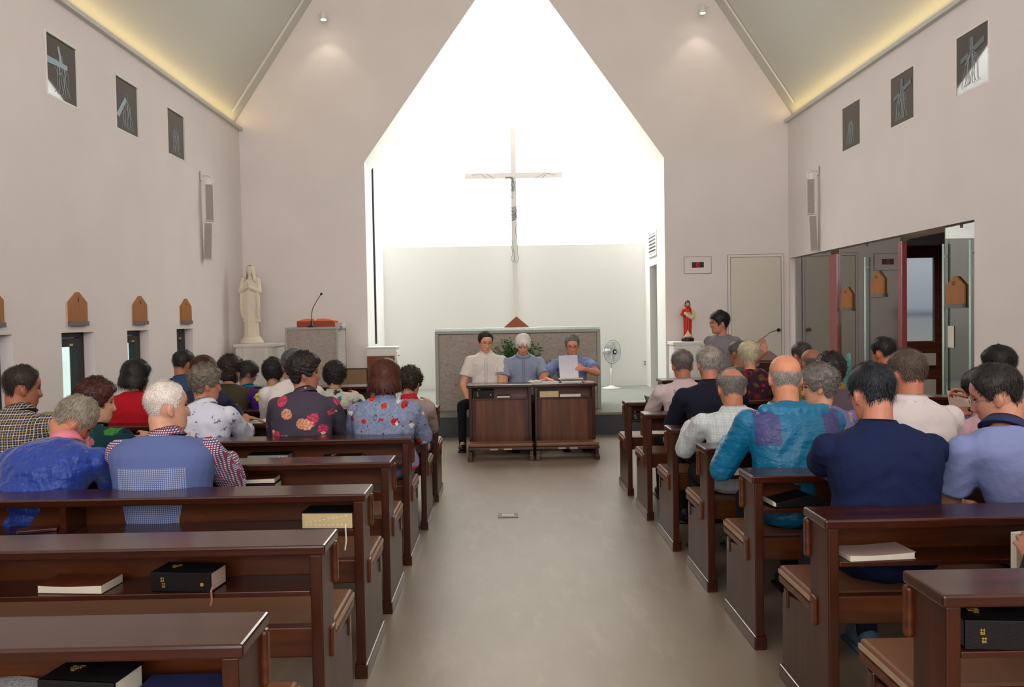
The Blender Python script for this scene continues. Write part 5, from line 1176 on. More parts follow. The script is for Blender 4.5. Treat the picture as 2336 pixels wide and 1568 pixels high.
# ------------------------------------------------------------------ things on the platform
def fan():
    y = 13.55; p = P(1394, 803, y=y); r = abs(P(1394, 776, y=y).z - p.z)
    t = thing('standing_fan', 'white standing electric fan on the platform right of the altar', 'fan', (p.x, y, PZ)); hz = p.z - PZ
    MB().lathe([(.16, 0), (.155, .015), (.06, .035), (.03, .05), (.002, .05)], n=28).build('base', M['white'], t, True)
    MB().tube([(0, 0, .04), (0, 0, hz * .55)], .018, 12).tube([(0, 0, hz * .55), (0, 0.02, hz - .05)], .012, 12).build('pole', M['white'], t, True)
    Rz = Matrix.Translation((0, 0, hz)) @ Matrix.Rotation(math.radians(38), 4, 'Z')
    def tr(mb): mb.v = [tuple(Rz @ Vector(v)) for v in mb.v]; return mb
    tr(MB().ell((0, .10, 0), (.05, .09, .055))).build('motor', M['white'], t, True)
    g = MB(); g.tube([(r * math.cos(a), -.03, r * math.sin(a)) for a in np.linspace(0, 2 * math.pi, 40)[:-1]], .005, 6, False, True)
    for q in (.35, .7): g.tube([(r * q * math.cos(a), -.075 + .02 * q, r * q * math.sin(a)) for a in np.linspace(0, 2 * math.pi, 36)[:-1]], .0012, 4, False, True)
    for k_ in range(44):
        a = 2 * math.pi * k_ / 44; g.tube([(.04 * math.cos(a), -.08, .04 * math.sin(a)), (r * .75 * math.cos(a), -.065, r * .75 * math.sin(a)), (r * math.cos(a), -.03, r * math.sin(a)), (r * .75 * math.cos(a), .03, r * .75 * math.sin(a)), (.05 * math.cos(a), .045, .05 * math.sin(a))], .0011, 4)
    tr(g).build('cage', plain('cage_wire', (150, 150, 150), .4, metal=.5), t, True)
    h = tr(MB().lathe([(.042, 0), (.042, .008), (.002, .008)], n=24)); 
    h = MB().lathe([(.042, -.004), (.042, .004), (.002, .006)], n=24); h.v = [tuple(Rz @ Vector((a, -.082 - c, b))) for a, b, c in h.v]; hb = h.build('badge', M['dark'], t)
    h = MB().lathe([(.022, -.004), (.022, .004), (.002, .006)], n=24); h.v = [tuple(Rz @ Vector((a, -.087 - c, b))) for a, b, c in h.v]; h.build('badge_centre', M['white'], hb)
    for k_ in range(5):
        a = 2 * math.pi * k_ / 5; pts = []; b_ = MB(); R = []
        for u in np.linspace(.03, r * .88, 8):
            wd = .035 + .05 * math.sin(u / r * 2.6); ring = []
            for sgn, th_ in ((-1, 0), (1, 0), (1, .002), (-1, .002)):
                an = a + sgn * wd / max(u, .05) * .5; ring.append((u * math.cos(an), -.02 + sgn * .014 + th_, u * math.sin(an)))
            R.append(ring)
        tr(b_.rings(R)).build('blade', glass('fan_blade', (.90, .93, .95, 1), .25), t, True)
fan()
def plant():
    y = 10.36; top_ = P(1180, 762, y=y); t = thing('potted_plant', 'leafy green potted plant on the platform in front of the altar', 'plant', (P(1178, 800, y=y).x, y, PZ)); H = top_.z - PZ
    MB().lathe([(.10, 0), (.13, .20), (.14, .21), (.14, .24), (.12, .24), (.11, .20), (.002, .2)], n=24).build('pot', plain('clay_pot', (120, 96, 80), .6), t, True)
    rr = random.Random(5); lf = MB(); stm = MB()
    for i in range(110):
        a = rr.uniform(0, 6.28); up = rr.uniform(.1, 1); rd = rr.uniform(.10, .40) * (1.15 - .68 * up); 
        tip = Vector((rd * math.cos(a) * 1.15, rd * math.sin(a) * .42 - .02, .24 + (H - .26) * (.55 + .45 * up) * rr.uniform(.86, 1.02))); base = Vector((rr.uniform(-.03, .03), rr.uniform(-.03, .03), .22)); mid_ = base.lerp(tip, .55) + Vector((0, 0, .08))
        stm.tube([base, mid_, tip], [.004, .003, .0015], 5)
        for j in range(11):
            u = .45 + .55 * j / 10; q = base * (1 - u) ** 2 + mid_ * 2 * u * (1 - u) + tip * u * u
            d = Vector((rr.gauss(0, 1), rr.gauss(0, .6), rr.gauss(-.1, .7))).normalized(); L = rr.uniform(.045, .08); n_ = d.orthogonal().normalized(); s_ = d.cross(n_)
            wv = L * .17; lf.add([q, q + d * L * .4 + s_ * wv + n_ * .003, q + d * L - n_ * .006, q + d * L * .4 - s_ * wv + n_ * .003, q + d * L * .45 - n_ * .004], [(0, 1, 4), (1, 2, 4), (2, 3, 4), (3, 0, 4)])
    stm.build('stem', plain('plant_stem', (60, 84, 40), .6), t, True); k = NT('plant_leaf'); f = k.noise(k.oc(), 18, 2); k.base(k.ramp(f, [(.3, (30, 74, 26)), (.7, (72, 128, 52))])); k.rough(.4); lf.build('foliage', k.m, t, False, fix=False)
plant()
# bench for the three men, chairs, podium
bl, br = P(1082, 900, y=9.45).x, P(1350, 900, y=9.45).x
t = thing('bench', 'plain dark bench behind the aisle desks on which the three men sit', 'bench', (bl, 9.30, 0)); W_ = br - bl
MB().box(0, W_, 0, .36, .395, .43).build('seat', M['wood'], t, bevel=.006)
for xa in (.30, W_ - .34): MB().box(xa, xa + .04, .02, .34, 0, .395).build('leg', M['wood_v'], t, bevel=.004)
ch = bpy.data.objects['padded_chair']
c2 = copy_tree(ch, (P(563, 900, y=7.95).x, 7.95, 0), math.pi, 'brown padded chair under the woman in bright blue'); c2.scale = (1, 1, .95)
c3 = copy_tree(ch, (P(1684, 900, y=7.5).x, 7.5, 0), math.pi, 'brown padded chair at the front right behind the blonde-haired woman'); c3.scale = (1, 1, .95)
for c_ in (c2, c3): c_.rotation_euler = (0, 0, math.pi)
pp_ = P(1722, 822, y=8.75)
t = thing('music_stand', 'brown wooden reading stand beside the standing woman', 'stand', (pp_.x, 8.85, 0)); zt = pp_.z
MB().prism([(-.22, zt - .02), (.20, zt + .06), (.20, zt + .085), (-.22, zt + .005)], -.24, .26, 'x').build('desk_top', M['wood_in'], t, bevel=.004)
MB().box(-.20, .22, -.16, .16, .05, zt - .03).build('body', M['wood_v'], t, bevel=.006); MB().box(-.24, .26, -.2, .2, 0, .05).build('base', M['wood'], t, bevel=.006)
gooseneck('gooseneck_microphone', 'thin gooseneck microphone rising from the wooden reading stand, in front of the white door', (pp_.x - .10, 8.85, zt + .03), [P(1703, 800, y=8.85), P(1722, 786, y=8.85), P(1745, 768, y=8.85), P(1758, 758, y=8.85), P(1776, 753, y=8.85)], bs=.04)
q = P(1931, 806, y=9.7)
t = thing('teal_chair', 'teal plastic chair seen side-on beside the glass partition', 'chair', (q.x, 9.7, 0)); zq = q.z
R = [[(.012 * math.cos(a) + (.03 if j > 0 else 0) * j * .3, .10 * w2_ * math.sin(a), z_) for a in np.linspace(0, 2 * math.pi, 20)[:-1]] for j, (z_, w2_) in enumerate(((.44, .9), (.6, 1.0), (zq - .1, .95), (zq - .02, .7), (zq, .3)))]
teal = plain('teal_plastic', (52, 128, 126), .4); MB().rings(R).build('backrest', teal, t, True); MB().box(-.36, .03, -.2, .2, .42, .45).build('seat', teal, t, bevel=.01)
for ax_ in (-.33, 0.0):
    for ay_ in (-.17, .17): MB().tube([(ax_, ay_, .42), (ax_, ay_ * 1.1, 0)], .011, 8).build('leg', M['chrome'], t, True)

# ------------------------------------------------------------------ the people
SY = .32
navy = fabric('navy_cotton', (26, 34, 66)); white_c = fabric('white_cotton', (224, 216, 214)); 
def trim_strip(c, name, mat, half=.016, u0=.28, u1=.90, off=0.0, xo=0.0, th=.004):
    m = MB(); R = []
    prof = [(0.0, .115), (.3, .112), (.5, .112), (.68, .118), (.8, .112), (.88, .098), (.94, .080)]
    for u in np.linspace(u0, u1, 14):
        b = np.interp(u, [a for a, _ in prof], [b_ for _, b_ in prof]) * c['girth'] + .0105 + off; p = c['sp'](u); R.append([(p.x + xo - half, p.y + b, p.z), (p.x + xo + half, p.y + b, p.z), (p.x + xo + half, p.y + b + th, p.z), (p.x + xo - half, p.y + b + th, p.z)])
    return m.rings(R).build(name, mat, c['t'], True)
# --- left of the aisle
person(50, 834, y4 + SY, 'seated dark-haired man in a navy and yellow plaid shirt at the left edge', hyaw=-50, hpitch=8, shirt=plaid('navy_yellow_plaid', (40, 50, 76), (206, 200, 190), (178, 150, 84), .026), skin=(168, 106, 78), hair=('short', 'short', .014, 0, 0), hcol=(30, 25, 21), collar='shirt', slump=.05, spike=.006, girth=1.05)
def l2x(c):
    m = MB(); p = c['sp'](.86)
    for i in range(7): m.tube([(p.x - .03 + i * .009, p.y - .132, p.z - .012), (p.x - .025 + i * .009, p.y - .131, p.z + .004)], .0022, 5)
    m.build('back_print', plain('red_print', (176, 40, 60), .6), c['t'])
    # raised jacket collar around the pink one
k = NT('blue_nylon'); k.base(lin((26, 60, 150))); k.rough(.45); k.b.inputs['Specular IOR Level'].default_value = .38; k.b.inputs['Sheen Weight'].default_value = .2
m_ = k.noise(k.oc((1.0, 1, .35), (0, .75, 0)), 20, 2, .5); m2_ = k.noise(k.oc((1, 1, 2.6), (0, -.6, 0)), 7, 3, .5); k.bump(k.math('ADD', m_, m2_), .9, .03); nylon = k.m
person(168, 905, y3 + SY, 'seated man in a shiny royal blue jacket, head bowed low to the right', hyaw=-55, hpitch=42, hroll=14, fwd=.20, lx=.09, shirt=nylon, skin=(202, 134, 100), hair=('short', 'short', .011, 0, 0), hcol=(112, 102, 88), hcol2=(170, 160, 144), collar='high', collar_mat=plain('pink_collar', (226, 132, 150), .8), slump=.085, girth=1.12, bump_amp=.009, spike=.008, extra=l2x, sw=.19)
person(218, 862, y4 + SY, 'seated woman with curly dark red hair in a dark teal top with pink blossoms', sex='f', hyaw=-62, hpitch=6, shirt=floral('teal_blossom', (22, 60, 66), [(7, .26, [(36, 60, 110), (30, 90, 90), (20, 44, 60)], 1, .12), (9, .20, [(210, 80, 110), (60, 130, 60), (190, 110, 130)], 4, .15)]), skin=(214, 160, 132), hair=('perm', 'perm', .026, .012, .010), hcol=(46, 25, 20), hcol2=(84, 44, 36), collar='round', slump=.04)
person(310, 818, y6 + SY, 'seated woman with a black bob and hairband in a red top', sex='f', hyaw=-38, hpitch=8, shirt=fabric('red_knit', (176, 22, 34)), skin=(206, 150, 122), hair=('bob', 'bob', .020, .022, 0), hcol=(14, 12, 12), hcol2=(34, 30, 30), collar='round', slump=.03, girth=1.08, hairband=True)
gv_ = gingham('red_navy_gingham', (226, 222, 226), (170, 60, 84), (60, 60, 100), .0095, third=(70, 74, 120))
def vest(c):
    v = MB(); c['torso'](v, .020)
    for i, s in enumerate((-1, 1)): v.cap(c['sp'](.84), c['sh'][i] + Vector((-s * .012, 0, 0)), .070, .066)
    me = fuse(v, .009, 3, .6); displace(me, lambda q: .004 * noise.noise(Vector((q.x * 6, q.y * 6 + 4, q.z * 9))))
    k = NT('vest_cloth'); s3 = k.n('ShaderNodeSeparateXYZ'); k.l(k.oc(), s3.inputs[0]); zl = c['sp'](.74).z
    msk = k.math('MULTIPLY', k.math('LESS_THAN', s3.outputs[2], zl), k.math('LESS_THAN', k.math('ABSOLUTE', s3.outputs[0], 0), .145)); msk = k.math('MULTIPLY', msk, k.math('LESS_THAN', s3.outputs[1], 0.0))
    s4 = k.n('ShaderNodeSeparateXYZ'); k.l(k.oc((120, 120, 120), (0, 0, .0)), s4.inputs[0])
    def st(o): return k.math('LESS_THAN', k.math('FRACT', k.math('ADD', o, 1000.0)), .5)
    ck = k.mix(st(s4.outputs[0]), lin((92, 118, 180)), lin((186, 196, 216))); ck = k.mix(k.math('MULTIPLY', st(s4.outputs[2]), .8), ck, lin((84, 96, 140)))
    k.base(k.mix(msk, lin((88, 104, 158)), ck)); k.rough(.85); k.bump(k.noise(k.oc(), 26, 4), .14, .012)
    place(me, 'vest', k.m, c['t'])
person(380, 869, y3 + SY, 'seated man with short white hair in a blue vest over a checked shirt', hyaw=-52, hpitch=0, fwd=.04, shirt=gv_, skin=(214, 160, 134), hair=('crop', 'short', .007, 0, 0), hcol=(206, 192, 184), hcol2=(236, 230, 224), collar='shirt', slump=.03, girth=1.16, extra=vest, sw=.195, hands=(None, None))
person(418, 799, y7 + SY, 'seated man with black hair in a faded denim shirt by the farthest slit window', hyaw=-20, hpitch=12, shirt=floral('denim_patch', (58, 76, 108), [(4, .3, [(96, 118, 150), (48, 62, 90)], 3, .05)]), skin=(170, 110, 82), hair=('short', 'short', .013, 0, 0), hcol=(18, 16, 15), collar='shirt')
person(463, 811, y6 + SY, 'seated woman with dark auburn hair in a dark navy blouse, behind the grey curly head', sex='f', hyaw=-10, hpitch=14, shirt=fabric('ink_blouse', (46, 48, 72)), hair=('perm', 'bowl', .022, .010, .003), hcol=(40, 20, 17), hcol2=(74, 38, 30), collar='round')
q1 = P(577, 944, y=y6 + .0); q1 = Vector((q1.x, y6 + .02, LDZ + .03)); q2 = P(546, 928, y=y6 + .1); q2 = Vector((q2.x, y6 + .06, LDZ + .05))
person(468, 829, y5 + SY, 'seated woman with curly grey hair in a white blouse with drawn flowers, arm stretched out', sex='f', hyaw=-55, hpitch=4, lx=-.02, shirt=floral('ink_flower_white', (214, 216, 232), [(12, .16, [(180, 188, 214), (206, 196, 208)], 2, .10), (16, .14, [(110, 106, 130), (140, 140, 165)], 6, .35), (22, .10, [(84, 84, 110)], 9, .5)]), skin=(190, 128, 98), hair=('perm', 'perm', .024, .006, .012), hcol=(74, 68, 60), hcol2=(126, 116, 100), collar='shirt', hands=(q2 + Vector((-.03, 0, 0)), P(560, 952, y=y6 - .03)), sleeve='half', elbow=(.4, -.3, -1), girth=1.08, hand_dir=((Vector((.6, .6, -.15)), Vector((0, 0, 1))), (Vector((.9, .35, -.2)), Vector((0, 0, 1)))), hcurl=.15)
person(525, 808, y7 + SY, 'seated woman with full dark brown hair in an olive top', sex='f', hyaw=-15, shirt=fabric('olive_knit', (70, 62, 46)), skin=(200, 150, 122), hair=('perm', 'perm', .028, .014, .007), hcol=(22, 16, 13), hcol2=(48, 34, 28), girth=1.1, sw=.17)
person(564, 823, 7.95, 'woman in a bright blue top seated farther forward, head turned to the right', sex='f', hyaw=-50, hpitch=22, fwd=.02, seat=.43, shirt=fabric('bright_blue', (28, 140, 200)), skin=(186, 128, 98), hair=('perm', 'bowl', .018, .004, .003), hcol=(26, 17, 14), glasses=(M['dark'], 'thin'), collar='round')
person(622, 817, y7 + SY, 'seated woman with short black hair in a purple and yellow top', sex='f', hyaw=12, hpitch=10, shirt=floral('purple_yellow', (72, 26, 130), [(6, .2, [(200, 190, 50), (72, 26, 130)], 5, .2)]), skin=(186, 134, 104), hair=('perm', 'perm', .022, .006, .006), hcol=(16, 14, 14), hcol2=(36, 32, 30))
person(668, 797, y6 + SY, 'seated grey-haired man in a white shirt, behind the woman in a dark rose blouse', hyaw=-10, hpitch=8, shirt=white_c, skin=(178, 120, 92), hair=('short', 'short', .013, 0, 0), hcol=(48, 48, 50), hcol2=(96, 96, 98), collar='shirt')
person(694, 802, y5 + SY, 'seated woman in a dark grey blouse with pink and peach roses, face turned right', sex='f', hyaw=-72, hpitch=2, shirt=floral('rose_blouse', (70, 64, 78), [(10.5, .26, [(228, 164, 130), (196, 70, 100), (214, 150, 120), (200, 60, 96)], 11, .10), (16, .13, [(206, 74, 104), (120, 110, 90), (226, 176, 140)], 15, .12)]), skin=(178, 118, 98), hair=('perm', 'perm', .030, .008, .011), hcol=(20, 17, 16), hcol2=(44, 38, 34), collar='shirt', sleeve='half', girth=1.16, sw=.175, earring=True)
person(763, 824, y7 + SY, 'seated woman with fluffy black hair in a white and teal leaf-print blouse', sex='f', hyaw=5, hpitch=10, shirt=floral('teal_leaf_white', (206, 200, 190), [(14, .22, [(60, 140, 150), (120, 176, 176), (40, 70, 84)], 2, .35), (20, .12, [(40, 52, 60), (150, 190, 190)], 8, .5)]), hair=('perm', 'perm', .030, .012, .011), hcol=(15, 13, 13), hcol2=(38, 33, 30), collar='shirt', girth=1.08)
person(878, 817, y5 + SY, 'seated woman with an auburn bob in a blue-grey blouse with red poppies and daisies', sex='f', hyaw=-6, hpitch=12, shirt=floral('poppy_daisy', (118, 130, 160), [(11, .17, [(190, 34, 38), (206, 120, 104), (196, 40, 40), (200, 60, 50)], 21, .06), (13, .16, [(220, 222, 226), (118, 130, 160), (226, 226, 230)], 27, .10), (30, .12, [(110, 40, 60), (84, 100, 90)], 33, .1)], basevar=((136, 148, 176), 60)), skin=(200, 150, 124), hair=('bob', 'bob', .028, .024, 0), hcol=(40, 20, 15), hcol2=(92, 42, 26), collar='shirt', sleeve='half', girth=1.14, sw=.178)
person(934, 836, y6 + SY, 'seated woman in a pale grey-pink cardigan with a red collar at the aisle end', sex='f', hyaw=-15, hpitch=16, lx=.02, elbow=(.15, -.2, -1), shirt=fabric('grey_pink_knit', (158, 142, 140)), hair=('perm', 'perm', .022, .008, .010), hcol=(22, 15, 13), hcol2=(50, 36, 30), collar='high', collar_mat=plain('red_collar', (186, 18, 40), .8), girth=.98, sw=.145)
# --- the three men at the front, facing the camera
yf = 9.46
def f1x(c): trim_strip(c, 'placket', white_c); 
X1 = P(1108, 800, y=yf).x
person(1107, 756, yf, 'seated man in glasses and a white short-sleeved clerical shirt, facing the camera', yaw=180, hyaw=18, hpitch=14, fwd=.04, shirt=fabric('white_clerical', (232, 222, 216)), sleeve='short', skin=(236, 170, 134), hair=('short', 'short', .012, 0, 0), hcol=(20, 18, 17), glasses=(GM, 'thin'), collar='clerical', hands=(P(1136, 915, y=yf - .28), P(1068, 912, y=yf - .20)), extra=f1x, sw=.19, slump=.02, feet=.30, leg_x=.27, vox=.006, hs=.98)
person(1193, 762, yf, 'seated man with thick white hair in a blue-grey short-sleeved shirt, reading', yaw=180, hyaw=-4, hpitch=26, fwd=.10, shirt=fabric('blue_grey_linen', (150, 160, 184)), sleeve='short', skin=(226, 156, 124), hair=('bowl', 'part', .022, 0.008, 0.0029), hcol=(224, 218, 206), hcol2=(240, 238, 232), collar='shirt', hands=(P(1232, 872, y=yf - .42), P(1172, 885, y=yf - .36)), extra=lambda c: trim_strip(c, 'placket', fabric('blue_grey_placket', (140, 150, 174))), sw=.195, slump=.05, feet=.36, vox=.006)
hnd = P(1330, 842, y=yf - .42)
person(1305, 764, yf, 'seated man with grey hair and glasses in a blue shirt, holding up white sheets', yaw=180, hyaw=-2, hpitch=16, fwd=.06, shirt=floral('blue_mottled', (126, 142, 188), [(22, .25, [(140, 156, 200), (112, 128, 178)], 3, .5)]), sleeve='short', skin=(222, 150, 118), hair=('short', 'short', .014, 0, 0), hcol=(62, 60, 58), hcol2=(136, 134, 130), glasses=(GM, 'thin'), collar='shirt', hands=(hnd, P(1262, 872, y=yf - .38)), elbow=(1.0, -.1, -.55), hcurl=.75, hand_dir=((Vector((-1, -.25, .30)), Vector((0.1, -1, .35))), None), sw=.195, slump=.03, feet=.36, vox=.006)
# raised sheets
k = NT('typed_sheet'); s3 = k.n('ShaderNodeSeparateXYZ'); k.l(k.oc(), s3.inputs[0]); v_ = k.math('LESS_THAN', k.math('FRACT', k.math('MULTIPLY', k.math('ADD', s3.outputs[0], 5.0), 24.0)), .10)
r_ = k.math('GREATER_THAN', k.noise(k.oc((40, 1, 160)), 1.0, 1), .56); in_ = k.math('LESS_THAN', k.math('ABSOLUTE', k.math('SUBTRACT', s3.outputs[0], .028), 0), .045)
k.base(k.mix(k.math('MULTIPLY', k.math('MULTIPLY', k.math('MULTIPLY', v_, r_), in_), .55), lin((224, 220, 232)), lin((110, 112, 130)))); k.rough(.8); k.b.inputs['Transmission Weight'].default_value = 0
pa, pb = P(1275, 812, y=yf - .46), P(1318, 863, y=yf - .46); W_, H_ = pb.x - pa.x, pa.z - pb.z
t = thing('paper_sheets', 'white typed sheets held upright by the grey-haired man at the front', 'paper', ((pa.x + pb.x) / 2, yf - .46, LZD + .03)); H_ = pa.z - (LZD + .03)
R = [[(-W_ / 2 + .012 * u - .004, .02 * math.sin(u * 3) , H_ * (1 - u)), (W_ / 2 + .012 * u, .02 * math.sin(u * 3), H_ * (1 - u) + .006), (W_ / 2 + .012 * u, .02 * math.sin(u * 3) + .002, H_ * (1 - u) + .006), (-W_ / 2 + .012 * u - .004, .02 * math.sin(u * 3) + .002, H_ * (1 - u))] for u in np.linspace(0, 1, 10)]
MB().rings(R).build('sheets', k.m, t)
MB().box(-W_ / 2 - .01, W_ / 2 + .05, -.10, .0, -.004, .004).build('folded_sheet', M['page'], t)
# --- right side
py_ = 8.4
person(1641, 708, py_, 'standing woman with short black hair and red glasses in a grey blouse, one hand raised', sex='f', stand=True, yaw=128, hyaw=-38, hpitch=2, fwd=.0, shirt=fabric('grey_blouse', (128, 122, 130)), sleeve='half', skin=(196, 136, 108), hair=('bowl', 'bowl', .016, 0, 0), hcol=(14, 13, 13), glasses=(plain('red_frame', (150, 30, 50), .4), 'thick'), hands=(P(1745, 802, y=py_ - .30), P(1642, 858, y=py_ - .22)), elbow=(.5, -.3, -1), hand_dir=((Vector((-.22, .0, 1)), Vector((.3, 1, .2))), None), hcurl=.12, vox=.006)
person(1556, 798, r6 + SY, 'seated man with grey-brown hair in a pinkish white shirt at the aisle end', hyaw=-4, hpitch=8, shirt=floral('pinkish_white', (204, 186, 188), [(12, .2, [(176, 172, 196), (206, 190, 194)], 3, .3)]), skin=(186, 118, 90), hair=('short', 'short', .013, 0, 0), hcol=(70, 58, 50), hcol2=(112, 108, 104), collar='shirt')
person(1617, 789, r5 + SY, 'seated man with thick grey hair in a dark navy jacket', hyaw=-3, hpitch=4, shirt=fabric('dark_navy_jacket', (26, 28, 44)), skin=(190, 122, 94), hair=('short', 'short', .015, 0, 0), hcol=(104, 96, 92), hcol2=(164, 156, 150), collar='shirt', sw=.19, spike=.005)
person(1709, 777, r7 + SY, 'seated woman with blonde-grey hair in a dark red and brown patterned top', sex='f', hyaw=-20, hpitch=10, lx=.05, shirt=floral('dark_red_pattern', (54, 26, 40), [(14, .28, [(120, 36, 46), (60, 30, 60), (92, 70, 40)], 3, .3), (22, .2, [(140, 50, 60), (30, 26, 40)], 8, .3)]), skin=(206, 142, 108), hair=('bowl', 'bowl', .026, .006, 0), hcol=(148, 136, 112), hcol2=(208, 196, 164), collar='round', girth=1.1)
person(1684, 776, 7.50, 'seated man with dark grey hair and glasses, mostly behind the blonde-haired woman', hyaw=30, hpitch=10, fwd=.02, shirt=fabric('taupe_shirt', (110, 104, 100)), skin=(180, 120, 92), hair=('short', 'short', .013, 0, 0), hcol=(72, 66, 60), hcol2=(110, 102, 94), glasses=(M['dark'], 'thin'))
person(1668, 838, r4 + SY, 'seated man with a thinning grey crown in a pale green and white checked shirt', hyaw=-2, hpitch=10, shirt=plaid('pale_check', (214, 220, 224), (190, 200, 206), (196, 214, 214), .04, .84), skin=(196, 128, 98), hair=('thin', 'short', .013, 0, 0), hcol=(92, 88, 86), hcol2=(132, 126, 122), collar='shirt', slump=.05, lx=.02, seed=5)
tealc = NT('teal_jacket_cloth'); s3 = tealc.n('ShaderNodeSeparateXYZ'); tealc.l(tealc.oc(), s3.inputs[0])
def tealjacket(zs):
    k = tealc; hi = k.math('GREATER_THAN', s3.outputs[2], zs); ab = k.math('ABSOLUTE', s3.outputs[0], 0); sd = k.math('MULTIPLY', k.math('GREATER_THAN', ab, .10), k.math('LESS_THAN', ab, .205))
    k.base(k.mix(k.math('MULTIPLY', hi, sd), lin((0, 106, 148)), lin((62, 66, 122)))); k.rough(.42); k.b.inputs['Specular IOR Level'].default_value = .5; k.bump(k.math('ADD', k.noise(k.oc(), 22, 4, .6), k.noise(k.oc((1, 1, 2.4), (0, .6, 0)), 14, 3)), .5, .02)
def r7x(c):
    tealjacket(c['sp'](.66).z)
    h = MB(); N = c['N']; R = []
    for i in range(25):
        a = math.radians(-35 + 250 * i / 24) + math.pi; cc = N + Vector((.082 * math.cos(a), .078 * math.sin(a) - .004, -.005 + .012 * math.sin(a))); rr_ = .020 + .012 * max(0, -math.sin(a)); h.ell(cc, (rr_, rr_, rr_ * 1.2), 8, 6)
    for i in range(9):
        u = (i - 4) / 4; b = -.118; h.cap(N + Vector((u * .135, b + .045 * u * u, -.020)), N + Vector((u * .075, b - .045 + .03 * u * u, -.22 + .10 * u * u)), .036, .024)
    me = fuse(h, .008, 3, .6); displace(me, lambda q: .010 * noise.noise(Vector((q.x * 16, q.y * 16, q.z * 20))) + .004 * noise.noise(q * 45)); k = NT('teal_hood'); k.base(lin((0, 112, 154))); k.rough(.42); k.bump(k.noise(k.oc(), 24, 4, .6), .4, .015); place(me, 'hood', k.m, c['t'])
person(1790, 807, r3 + SY, 'seated bald man with grey sides in a teal hooded jacket', hyaw=-6, hpitch=4, shirt=tealc.m, skin=(216, 146, 112), hair=('bald', 'short', .008, 0, 0), hcol=(128, 120, 114), hcol2=(168, 160, 154), slump=.045, girth=1.14, sw=.20, extra=r7x, bump_amp=.009, hands=(P(1668, 1000, y=r3 + SY + .34), None), lx=-.01)
person(1868, 829, r4 + SY, 'seated elderly woman with grey curls and glasses, face turned left, multicoloured floral blouse', sex='f', hyaw=66, hpitch=6, shirt=floral('multi_floral', (120, 116, 168), [(16, .3, [(200, 170, 120), (196, 110, 150), (90, 90, 170), (150, 180, 150)], 3, .3), (24, .25, [(70, 70, 150), (220, 150, 170), (214, 206, 190)], 9, .4)]), skin=(222, 162, 130), hair=('perm', 'perm', .026, .006, .011), hcol=(84, 78, 74), hcol2=(142, 134, 128), glasses=(GM, 'thin'), collar='round', slump=.06)
person(1829, 781, r7 + SY, 'seated person with short dark hair at the far front right, only the head showing', hyaw=10, hpitch=14, shirt=fabric('brown_shirt', (92, 76, 62)), skin=(170, 112, 84), hair=('short', 'short', .011, 0, 0), hcol=(38, 33, 30), collar='shirt')
person(1851, 796, r6 + SY, 'seated man with a bald brown crown in front of the maroon post', hyaw=5, hpitch=14, shirt=fabric('ochre_shirt', (150, 116, 60)), skin=(150, 92, 64), hair=('bald', 'short', .008, 0, 0), hcol=(60, 56, 52), hcol2=(96, 90, 86), collar='shirt')
person(1894, 804, r5 + SY, 'seated woman with fluffy black hair in a purple-grey top, behind the turned elderly woman', sex='f', hyaw=-8, hpitch=10, shirt=fabric('purple_grey_knit', (92, 78, 88)), hair=('perm', 'perm', .028, .010, .011), hcol=(18, 15, 14), hcol2=(42, 36, 32), girth=1.1)
person(2016, 769, r6 + SY, 'seated man with neat black hair left of the frosted window, in dark blue', hyaw=18, hpitch=12, shirt=fabric('slate_shirt', (58, 60, 92)), skin=(196, 118, 86), hair=('short', 'short', .013, 0, 0), hcol=(13, 12, 12), collar='shirt')
def sneak(c): pass
person(1988, 829, r2 + SY, 'seated man with spiky black hair in a navy polo shirt, seen from behind', hyaw=8, hpitch=14, shirt=fabric('navy_pique', (22, 34, 72)), sleeve='short', skin=(204, 138, 112), hair=('short', 'short', .012, 0, 0), hcol=(14, 15, 18), hcol2=(40, 46, 58), collar='polo', slump=.035, girth=1.12, sw=.205, hands=(P(1900, 1090, y=r2 + .82), P(2110, 1090, y=r2 + .80)), elbow=(1.3, -.25, -.75), spike=.012, trou=(34, 40, 60), bump_amp=.009, shoe=plain('blue_trainer', (92, 124, 150), .6))
person(2068, 796, r3 + SY, 'seated man with brown-grey hair in a plain white shirt, seen from behind', hyaw=10, hpitch=6, shirt=fabric('soft_white', (222, 212, 214)), sleeve='long', skin=(196, 124, 96), hair=('short', 'short', .013, 0, 0), hcol=(58, 48, 42), hcol2=(96, 82, 70), collar='shirt', lx=-.02)
person(2272, 830, r2 + SY, 'seated man with glasses and black hair in a pale violet-blue shirt, face turned left', hyaw=58, hpitch=18, hroll=-4, fwd=.10, lx=-.16, shirt=fabric('pale_violet', (134, 146, 196)), sleeve='short', skin=(206, 146, 122), hair=('short', 'short', .016, 0, 0), hcol=(15, 14, 15), hcol2=(50, 44, 42), glasses=(M['chrome'], 'thin'), collar='shirt', collar_mat=plain('navy_collar', (36, 44, 84), .8), hands=(P(2192, 1150, y=r2 + .66), None), elbow=(.7, -.3, -.9), girth=1.1, sw=.195)
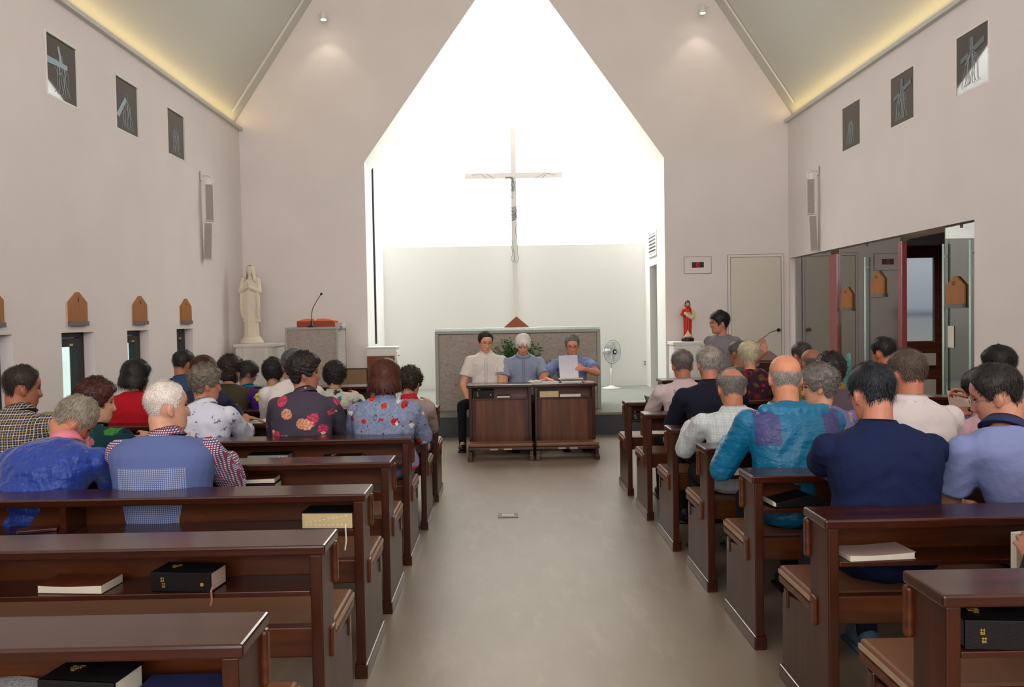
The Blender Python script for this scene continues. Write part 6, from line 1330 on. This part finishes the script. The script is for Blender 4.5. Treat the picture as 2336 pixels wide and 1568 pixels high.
person(2278, 788, r4 + SY, 'seated man with black hair in a light blue shirt, mostly behind the man with glasses', hyaw=25, hpitch=10, lx=-.04, shirt=fabric('light_blue_shirt', (150, 164, 200)), skin=(190, 124, 96), hair=('short', 'short', .014, 0, 0), hcol=(13, 12, 13), collar='shirt')
hw_ = P(2188, 936, y=r3 + .88)
person(2244, 840, r3 + SY, 'seated person leaning forward to read a pink leaflet, hidden behind the man with glasses', hyaw=15, hpitch=30, fwd=.20, shirt=fabric('pink_shirt', (196, 160, 170)), skin=(196, 130, 102), hair=('short', 'short', .014, 0, 0), hcol=(14, 13, 13), collar='shirt', hands=(P(2185, 950, y=r3 + .80), P(2222, 912, y=r3 + .80)), hcurl=.7)
t = thing('leaflet', 'thin pinkish leaflet held open above the ledge on the right', 'leaflet', tuple(P(2190, 918, y=r3 + .90)), .15)
R = [[(-.055 + .12 * u, .012 * math.sin(u * 5), -.065 - .01 * u), (-.055 + .12 * u, .012 * math.sin(u * 5) + .0015, -.065 - .01 * u), (-.065 + .12 * u, .012 * math.sin(u * 5) + .02, .065 - .02 * u), (-.065 + .12 * u, .012 * math.sin(u * 5) + .0185, .065 - .02 * u)] for u in np.linspace(0, 1, 8)]
MB().rings(R).build('sheet', plain('pinkish_paper', (222, 200, 192), .8), t)
hd_ = P(2322, 1262, y=r1 + .52)
person(2545, 872, r1 + SY, 'person at the right edge of whom only the fingers holding a white book show', hyaw=10, hpitch=25, fwd=.08, shirt=fabric('dark_sleeve', (40, 40, 48)), skin=(206, 146, 120), hair=('short', 'short', .012, 0, 0), hcol=(20, 18, 17), collar='shirt', hands=(hd_ + Vector((.05, -.05, -.05)), None), hand_dir=((Vector((-.35, .35, 1)), Vector((-.35, -1, .2))), None), hcurl=.45, vox=.005)
q = P(2345, 1235, y=r1 + .58); o = thing('held_book', 'white-edged book held in the fingers at the right edge', 'book', (q.x, r1 + .60, q.z), .2); MB().box(-.04, .09, -.012, .012, -.10, .025).build('pages', M['page'], o, bevel=.002)
# reflective running shoe of the man in navy
